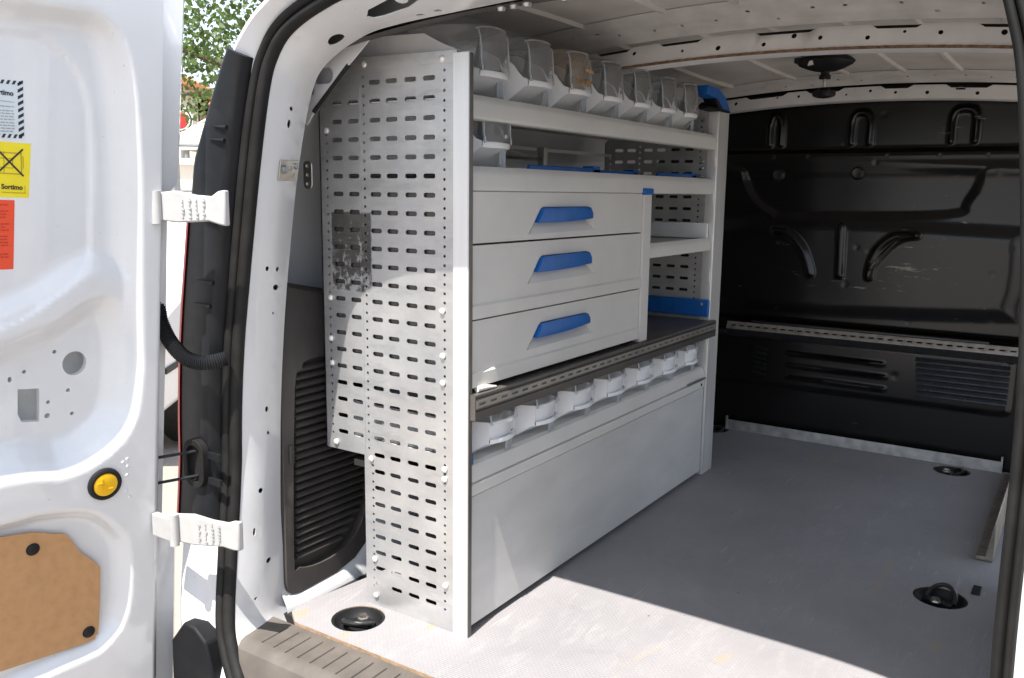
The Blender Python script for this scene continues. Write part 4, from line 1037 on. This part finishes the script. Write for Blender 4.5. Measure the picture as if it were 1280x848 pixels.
# ------------------------------------------------------------------ storage bins
def make_bin(h, label, group, lidmat='clear_plastic', closed=False):
    t = thing('storage_bin', label, 'storage bin', (0, 0, 0), group)
    w = .0765; k = h / .132
    def tp(p):       # the nose of the bin is narrower than its body
        f = float(sst(np.array((p[0] + .075) / .080))); return (p[0], p[1] * (1 - .40 * f), p[2])
    xs_ = [-.34, -.2, -.11, -.085, -.07, -.058, -.048, -.038, -.029, -.021, -.014, -.008, -.003]
    zb_ = lambda x: float(np.interp(x, [-.048, -.010, 0], [0, .036 * k, .038 * k]))
    tops = [.100, .099, .098, .097, .096, .096] if closed else [.124, .118, .100, .082, .055, .050]
    zt_ = lambda x: float(np.interp(x, [-.34, -.11, -.075, -.032, -.016, -.003], [q * k for q in tops]))
    m = M()
    for sg_ in (-1, 1):
        A = [[tp((x, sg_ * w, zb_(x) + (zt_(x) - zb_(x)) * q / 4)) for q in range(5)] for x in xs_]
        B = [[tp((x, sg_ * (w - .003), zb_(x) + (zt_(x) - zb_(x)) * q / 4)) for q in range(5)] for x in xs_]
        m.grid(A); m.grid(B); m.grid([[a[0], b[0]] for a, b in zip(A, B)]); m.grid([[a[-1], b[-1]] for a, b in zip(A, B)]); m.grid([A[-1], B[-1]]); m.grid([A[0], B[0]])
    m.box(-.34, -.337, -w + .003, w - .003, 0, .122 * k); m.box(-.337, -.050, -w + .003, w - .003, .0, .003)
    bmy = lambda y: .012 * (1 - (y / w) ** 2)
    ys = np.linspace(-w, w, 15)
    lip = [(-.010, .0365 * k), (-.002, .0375 * k), (.0, .043 * k), (-.001, .0485 * k), (-.006, .050 * k), (-.011, .047 * k)]
    m.grid([[(lambda p: (p[0] + bmy(y), p[1], p[2]))(tp((a, y, b))) for a, b in lip] for y in ys])
    if closed:      # low bins have a moulded front above the lip
        m.grid([[(lambda p: (p[0] + bmy(y) * .8, p[1], p[2]))(tp((a, y, b * k))) for a, b in ((-.010, .047), (-.008, .060), (-.006, .094), (-.009, .096))] for y in ys])
    body = build(m, 'bin_body', 'bin_plastic', t, 35)
    m = M(); m.grid([[(lambda p: (p[0] + bmy(y) * .8 * f, p[1], p[2]))(tp((a, y, b))) for a, b, f in ((-.050, .002, 0), (-.030, .019 * k, .5), (-.011, .0372 * k, 1))] for y in ys]); build(m, 'bin_front', 'bin_shade_grey', body, 60)
    m = M(); cv = [(.001, .0490), (.0005, .060), (.000, .0625), (-.0015, .064), (-.002, .085), (-.004, .110), (-.008, .124), (-.016, .1315), (-.03, .1345), (-.08, .135), (-.15, .131)]
    if closed: cv = [(.0015, .0930), (.001, .098), (-.000, .1), (-.0015, .104), (-.002, .110), (-.003, .118), (-.008, .126), (-.016, .1315), (-.03, .1345), (-.08, .135), (-.15, .131)]
    ys2 = np.linspace(-w - .0008, w + .0008, 19)
    m.grid([[(lambda p: (p[0] + bmy(y) * (1.5 if a > -.02 else .6), p[1], p[2]))(tp((a, y, b * k - .004 * abs(y / w) ** 6))) for a, b in cv] for y in ys2])
    for sg_ in (-1, 1):
        y = sg_ * (w + .0008); top = [(a, b * k - .004) for a, b in cv[5:]]
        bot = [(a, .0965 * k) for a in (-.004, -.010, -.03, -.06, -.11, -.15)] if closed else [(-.014, .060 * k), (-.022, .070 * k), (-.034, .084 * k), (-.060, .095 * k), (-.11, .119 * k), (-.15, .121 * k)]
        m.grid([[tp((a, y, b)) for a, b in top], [tp((a, y, b)) for a, b in bot]])
    build(m, 'clear_cover', lidmat, t, 40)
    # thicker clear rim along the top and the two upright corner ribs
    m = M()
    m.tube([(lambda p: (p[0] + bmy(y) * 1.3, p[1], p[2]))(tp((-.010, y, .127 * k - .004 * abs(y / w) ** 6))) for y in ys2], .0022, 6)
    for sg_ in (-1, 1):
        m.tube([(lambda p: (p[0] + .0025, p[1], p[2]))(tp((a, sg_ * w * .96, b * k - .003))) for a, b in cv[:7]], .0020, 6)
    build(m, 'cover_rim', 'clear_label', t, 60)
    m = M(); m.prism([(.0125, .057 * k), (.019, .057 * k), (.019, .065 * k), (.0125, .065 * k)], .010, .0155, lambda a, b, d: (d, a, b)); build(m, 'cover_catch', 'clear_plastic', t)
    m = M(); m.box(-.010, -.0085, .022, .043, .001, .035 * k)
    for q in range(4): m.box(-.0085, -.007, .0235 + q * .0055, .0252 + q * .0055, .001, .035 * k)
    build(m, 'label_holder', 'clear_label', t, bevel=.0003)
    return t
TOPL = ['light grey storage bin with clear cover, nearest one on the top shelf',
        'light grey storage bin with clear cover, second from the near end of the top shelf',
        'light grey storage bin with orange residue inside its clear cover on the top shelf',
        'light grey storage bin with clear cover, fourth from the near end of the top shelf',
        'light grey bin with clear cover, third from the blue corner cap on the top shelf',
        'light grey bin with clear cover, second from the blue corner cap on the top shelf',
        'light grey bin with clear cover, farthest on the top shelf beside the blue corner cap']
GT = 'storage bins standing in a row on the top shelf'
top0 = make_bin(.132, TOPL[0], GT)
TY = [.113, .281, .446, .606, .768, .930, 1.084]
for i, y in enumerate(TY):
    o = top0 if i == 0 else copy_tree(top0)
    o.location = (-.018, y, 1.0525); o['label'] = TOPL[i]
    if i == 2:
        for ch in o.children:
            if ch.name.startswith('clear_cover'):
                ch.data = ch.data.copy(); ch.data.materials.clear(); ch.data.materials.append(MAT['clear_stained'])
        m = M()
        for q, (a, b, r_) in enumerate(((-.045, .0665, .010), (-.036, .063, .006), (-.050, .071, .005), (.01, .0655, .012), (.045, .066, .008), (-.02, .066, .008), (.03, .088, .014), (-.01, .089, .012))):
            rr = random.Random(q); m.add([(.0195 - .018 * (a / .0765) ** 2, a * .6 + r_ * rr.uniform(.6, 1.2) * math.cos(2 * PI * k / 11), b + r_ * .35 * rr.uniform(.5, 1.2) * math.sin(2 * PI * k / 11)) for k in range(11)], [tuple(range(11))])
        rs = build(m, 'orange_residue', 'orange_residue', None); rs.parent = o
ms_ = copy_tree(top0); ms_.location = (-.022, .128, .9225)
ms_['label'] = 'single light grey storage bin with clear cover on the second shelf above the drawers'; del ms_['group']
LOWL = ['short white storage bin under the worktop, nearest the slotted end panel beside a blue clip',
        'short white storage bin under the worktop, second from the slotted end panel',
        'short white storage bin under the worktop, third from the slotted end panel',
        'short white storage bin under the worktop, middle one of the row of seven',
        'short white storage bin under the worktop, third from the far post',
        'short white storage bin under the worktop, second from the far post',
        'short white storage bin under the worktop, farthest in the row beside the far post']
GL = 'storage bins standing in a row under the worktop'
low0 = make_bin(.100, LOWL[0], GL, 'clear_plastic', True)
for i, y in enumerate([.125, .297, .465, .632, .800, .965, 1.125]):
    o = low0 if i == 0 else copy_tree(low0)
    o.location = (.002, y, .3505); o['label'] = LOWL[i]
for z0, x in ((1.052, -.03), (.9185, -.02), (.351, -.012)):
    m = M(); m.box(x - .02, x + .012, .012, .026, z0, z0 + .022); build(m, 'bin_stop', 'blue_plastic', rack, bevel=.002)

# ------------------------------------------------------------------ small things
m = M(); m.tube([(.005, .028, .5018), (.008, .054, .5015), (.011, .084, .4985)], [.0062, .0055, .0022], 12)
tag(build(m, 'plastic_nozzle', 'chalk_white'), 'short white tapered plastic nozzle lying on the near end of the dark worktop', 'nozzle')
# clamp on the ceiling
cl = thing('ceiling_clamp', 'black disc clamp with a star knob hanging on a threaded rod from the ceiling', 'clamp', (.290, 1.29, 1.147))
m = M(); n = 36; rows = []
for r_, z in ((.004, 1.262), (.055, 1.262), (.068, 1.254), (.076, 1.246), (.070, 1.238), (.050, 1.228), (.030, 1.222), (.012, 1.221)):
    rows.append([(.290 + r_ * (1 + (.05 * math.cos(6 * 2 * PI * k / n) if r_ > .05 else 0)) * math.cos(2 * PI * k / n), 1.29 + r_ * (1 + (.05 * math.cos(6 * 2 * PI * k / n) if r_ > .05 else 0)) * math.sin(2 * PI * k / n), z) for k in range(n)])
m.grid(rows, closed=True); m.add(rows[0], [tuple(range(n))]); m.add(rows[-1], [tuple(range(n))]); m.box(.210, .255, 1.262, 1.30, 1.245, 1.258); build(m, 'disc', 'cap_black', cl, 40)
m = M(); m.lathe([(.014, 1.226), (.011, 1.212), (.016, 1.210), (.016, 1.200), (.008, 1.199)], (.290, 1.29, 0), 'z', 12); build(m, 'lock_nut', 'cap_black', cl)
m = M(); m.tube([(.290, 1.29, 1.205), (.290, 1.29, 1.160)], .0048, 12); build(m, 'threaded_rod', 'zinc', cl)
m = M(); rows = []; n = 40
for r_, z in ((.006, 1.176), (.013, 1.176), (.018, 1.170), (.028, 1.167), (.030, 1.159), (.027, 1.152), (.017, 1.149), (.004, 1.147)):
    rows.append([(.290 + r_ * (1 + (.12 * math.cos(5 * 2 * PI * k / n) if r_ > .02 else 0)) * math.cos(2 * PI * k / n), 1.29 + r_ * (1 + (.12 * math.cos(5 * 2 * PI * k / n) if r_ > .02 else 0)) * math.sin(2 * PI * k / n), z) for k in range(n)])
m.grid(rows, closed=True); m.add(rows[0], [tuple(range(n))]); m.add(rows[-1], [tuple(range(n))]); build(m, 'star_knob', 'cap_black', cl, 40)
m = M(); m.prism([(.262, 1.228), (.278, 1.230), (.274, 1.242), (.266, 1.240)], 1.2105, 1.213, lambda a, b, d: (a, d, b)); build(m, 'paper_scrap', 'chalk_white', cl)

# ------------------------------------------------------------------ outside, seen past the door
# parked white car
cr = thing('parked_car', 'white car parked behind the van on the gravel', 'car', (-4.9, 3.6, -.62))
CD = Vector((-.62, .78, 0)).normalized(); CN = Vector((CD.y, -CD.x, 0)); C0 = Vector((-3.05, 1.42, -.62))
def cmap(a, b, d): return tuple(C0 + CD * a + Vector((0, 0, b)) - CN * d)
m = M()
side = [(-.05, .30), (-.05, .62), (.10, .86), (.55, .95), (1.05, 1.40), (1.6, 1.47), (2.5, 1.45), (3.2, 1.10), (3.85, 1.02), (3.95, .60), (3.95, .28)]
m.prism(side, 0, 1.65, cmap); build(m, 'body', 'car_paint', cr, bevel=.06, seg=3)
for q in ((1.02, 1.30), (1.62, 1.38), (1.95, 1.38), (1.95, .98), (.75, .98)),  ((2.02, 1.38), (2.45, 1.37), (2.95, 1.02), (2.02, .98)):
    m = M(); m.prism(list(q), -.004, .01, cmap); build(m, 'window', 'glass_dark', cr)
m = M(); m.prism([(.05, .52), (3.9, .50), (3.9, .53), (.05, .55)], -.012, .005, cmap); build(m, 'rub_strip', 'black_plastic', cr)
for a in (.62, 3.1):
    for d in (.06, 1.59):
        m = M(); n = 28; rows = []
        for r_, h in ((.05, -.085), (.20, -.08), (.29, -.08), (.31, -.05), (.31, .05), (.29, .08), (.05, .08)): rows.append([cmap(a + r_ * math.cos(2 * PI * k / n), .31 + r_ * math.sin(2 * PI * k / n), d + h) for k in range(n)])
        m.grid(rows, closed=True); w_ = build(m, 'wheel', 'rubber', cr)
        m = M(); rows = []
        for r_, h in ((.01, -.088), (.08, -.092), (.18, -.084), (.19, -.07)): rows.append([cmap(a + r_ * math.cos(2 * PI * k / n), .31 + r_ * math.sin(2 * PI * k / n), d + h) for k in range(n)])
        m.grid(rows, closed=True); build(m, 'rim', 'alu_bare', w_)
# house
hs_ = thing('house', 'cream house with an orange tiled roof beyond the fence', 'house', (-17.5, 11.2, -.62))
HD = Vector((.57, .82, 0)).normalized(); HN = Vector((HD.y, -HD.x, 0)); H0 = Vector((-15.40, 9.83, -.62))
def hmap(a, b, d): return tuple(H0 + HD * a + Vector((0, 0, b)) - HN * d)
m = M(); m.cdt([(-6, 0), (.95, 0), (.95, 3.6), (-2.4, 5.0), (-6, 3.6)], [[(.15, 2.55), (.50, 2.55), (.50, 3.05), (.325, 3.2), (.15, 3.05)], [(-1.5, 2.2), (-.6, 2.2), (-.6, 3.2), (-1.5, 3.2)]], hmap, .35); m.prism([(.95, 0), (.95, 3.6), (-2.4, 5.0), (-6, 3.6), (-6, 0)], .36, 7, hmap); build(m, 'wall', 'wall_cream', hs_)
for q in ([(.15, 2.55), (.50, 2.55), (.50, 3.05), (.325, 3.2), (.15, 3.05)], [(-1.5, 2.2), (-.6, 2.2), (-.6, 3.2), (-1.5, 3.2)]):
    m = M(); m.prism(q, .22, .26, hmap); build(m, 'window', 'glass_dark', hs_)
m = M()
for a0, b0, a1, b1 in ((1.22, 3.50, -2.4, 5.05), (-6.4, 3.45, -2.4, 5.05)):
    n_ = 40; rows = [[], []]
    for k in range(n_ * 2 + 1):
        d = -.4 + 7.6 * k / (2 * n_); r_ = .05 * (k % 2)
        rows[0].append(hmap(a0, b0 + r_, d)); rows[1].append(hmap(a1, b1 + r_, d))
    m.grid(rows); m.grid([[(x, y, z - .14) for x, y, z in r_] for r_ in rows])
    m.grid([[rows[0][0], rows[1][0]], [(lambda p: (p[0], p[1], p[2] - .14))(rows[0][0]), (lambda p: (p[0], p[1], p[2] - .14))(rows[1][0])]])
build(m, 'roof', 'roof_tile', hs_, 20)
# lower tiled annex
an = thing('annex', 'low annex with orange tiled lean-to roof next to the cream house', 'house', (-13.3, 11.6, -.62))
m = M(); m.prism([(1.0, 0), (5, 0), (5, 3.15), (1.0, 3.15)], 0.6, 4, hmap); build(m, 'wall', 'wall_cream', an)
m = M(); n_ = 60; rows = [[], []]
for k in range(n_ * 2 + 1):
    a = .97 + 4.3 * k / (2 * n_); r_ = .045 * (k % 2); rows[0].append(hmap(a, 3.15 + r_, .2)); rows[1].append(hmap(a, 3.72 + r_, 4.0))
m.grid(rows); m.grid([[(x, y, z - .12) for x, y, z in r_] for r_ in rows]); build(m, 'roof', 'roof_tile', an, 20)
# round red sign on a post
sg = thing('round_sign', 'round red sign with white and black rings on a post beyond the door', 'sign', (-8.72, 5.79, -.62))
SD = Vector((.83, .55, 0)).normalized(); SN = Vector((SD.y, -SD.x, 0))
def smap(a, b, d): return tuple(Vector((-8.75, 5.75, 1.73)) + SD * a + Vector((0, 0, b)) + SN * d)
for nm, mt, r_, d0, d1 in (('board', 'chalk_white', .165, 0, .02), ('ring', 'print_black', .148, .021, .024), ('ring', 'chalk_white', .130, .025, .028), ('centre', 'sign_red', .105, .029, .033)):
    m = M(); m.prism(circ(0, 0, r_, 40), d0, d1, smap); build(m, nm, mt, sg)
m = M(); m.tube([(-8.80, 5.80, -.62), (-8.80, 5.80, 1.86)], .03, 10); build(m, 'post', 'fence_grey', sg)
# cream awning
aw = thing('garden_awning', 'cream cloth garden awning with sloping roof on thin posts', 'awning', (-6.0, 5.6, -.62))
AD = Vector((.83, .55, 0)).normalized(); AN = Vector((AD.y, -AD.x, 0))
def amap(a, b, d): return tuple(Vector((-6.33, 3.98, -.62)) + AD * a + Vector((0, 0, b)) - AN * d)
ap = [amap(0, 2.02, 0), amap(2.4, 2.02, 0), amap(2.4, 2.02, 2.4), amap(0, 2.02, 2.4)]; tp_ = amap(1.2, 2.98, 1.2)
m = M(); m.add(ap + [tp_], [(0, 1, 4), (1, 2, 4), (2, 3, 4), (3, 0, 4)]); m.add(ap + [(x, y, z - .16) for x, y, z in ap], [(0, 1, 5, 4), (1, 2, 6, 5), (2, 3, 7, 6), (3, 0, 4, 7)]); build(m, 'canopy', 'awning_cloth', aw, 10)
for a, d in ((.04, .04), (2.36, .04), (2.36, 2.36), (.04, 2.36)):
    m = M(); m.tube([amap(a, 0, d), amap(a, 2.0, d)], .025, 8); build(m, 'post', 'fence_grey', aw)
# low rail fence and cream garden wall
fe = thing('rail_fence', 'grey metal rail fence in front of the cream garden wall', 'fence', (-5.6, 3.3, -.62))
FD = Vector((.55, .835, 0)).normalized()
for a in np.arange(-2.4, 3.0, .6):
    m = M(); p = Vector((-5.55, 3.38, -.62)) + FD * float(a - .03); m.box(p.x - .03, p.x + .03, p.y - .03, p.y + .03, -.62, 1.28); build(m, 'post', 'fence_grey', fe)
for z in (.86, 1.24):
    m = M(); a_ = Vector((-5.55, 3.38, z)) - FD * 2.6; b_ = Vector((-5.55, 3.38, z)) + FD * 2.8; m.tube([a_, b_], .014, 8); build(m, 'rail', 'fence_grey', fe)
m = M()
def wmap(a, b, d): return tuple(Vector((-6.3, 3.85, -.62)) + FD * a + Vector((0, 0, b)) - Vector((FD.y, -FD.x, 0)) * d)
m.prism([(-3, 0), (3, 0), (3, 1.72), (-3, 1.72)], 0, .2, wmap); m.prism([(-3, 1.72), (3, 1.72), (3, 1.78), (-3, 1.78)], -.04, .24, wmap)
tag(build(m, 'garden_wall', 'wall_cream'), 'low cream rendered garden wall behind the rail fence', 'wall')
# tree
tr = thing('broadleaf_tree', 'tall broadleaf tree with dense green leaves rising behind the van', 'tree', (-6.6, 6.4, -.62))
rng = random.Random(11)
m = M(); tr0 = Vector((-6.6, 6.4, -.62))
m.tube([tr0, tr0 + Vector((.05, .02, 1.5)), tr0 + Vector((-.05, .1, 3.2)), tr0 + Vector((.1, .1, 5.5))], [.24, .19, .15, .06], 12); build(m, 'trunk', 'bark', tr)
tips = []
for k in range(20):
    a = 2 * PI * k / 20 * 2.39; z0 = rng.uniform(1.9, 4.6); L_ = rng.uniform(2.0, 3.6)
    s0 = tr0 + Vector((0, .06, z0)); e = s0 + Vector((math.cos(a) * L_, math.sin(a) * L_, rng.uniform(-.1, 1.6)))
    mid = (s0 + e) / 2 + Vector((0, 0, rng.uniform(.1, .4))); m = M(); m.tube([s0, mid, e], [.06, .035, .008], 7); build(m, 'limb', 'bark', tr); tips += [mid, e, (mid + e) / 2]
lv, lf = [], []
for _ in range(420):
    c = rng.choice(tips) + Vector((rng.gauss(0, .55), rng.gauss(0, .55), rng.gauss(.1, .5)))
    for q in range(rng.randint(45, 80)):
        p = c + Vector((rng.gauss(0, .20), rng.gauss(0, .20), rng.gauss(0, .15)))
        s_ = rng.uniform(.022, .048); n_ = Vector((rng.gauss(0, 1), rng.gauss(0, 1), rng.gauss(.6, .7))).normalized(); u_ = n_.orthogonal().normalized(); u_.rotate(Matrix.Rotation(rng.uniform(0, 6.28), 3, n_)); v_ = n_.cross(u_)
        o = len(lv); lv += [tuple(p + u_ * s_), tuple(p + v_ * s_ * .7 + n_ * s_ * .15), tuple(p - u_ * s_ * .9), tuple(p - v_ * s_ * .7 + n_ * s_ * .15)]; lf.append((o, o + 1, o + 2, o + 3))
m = M(); m.v = lv; m.f = lf; m.mi = [0] * len(lf)
cw = build(m, 'crown', 'leaf', tr, weld=False); cw['kind'] = 'stuff'
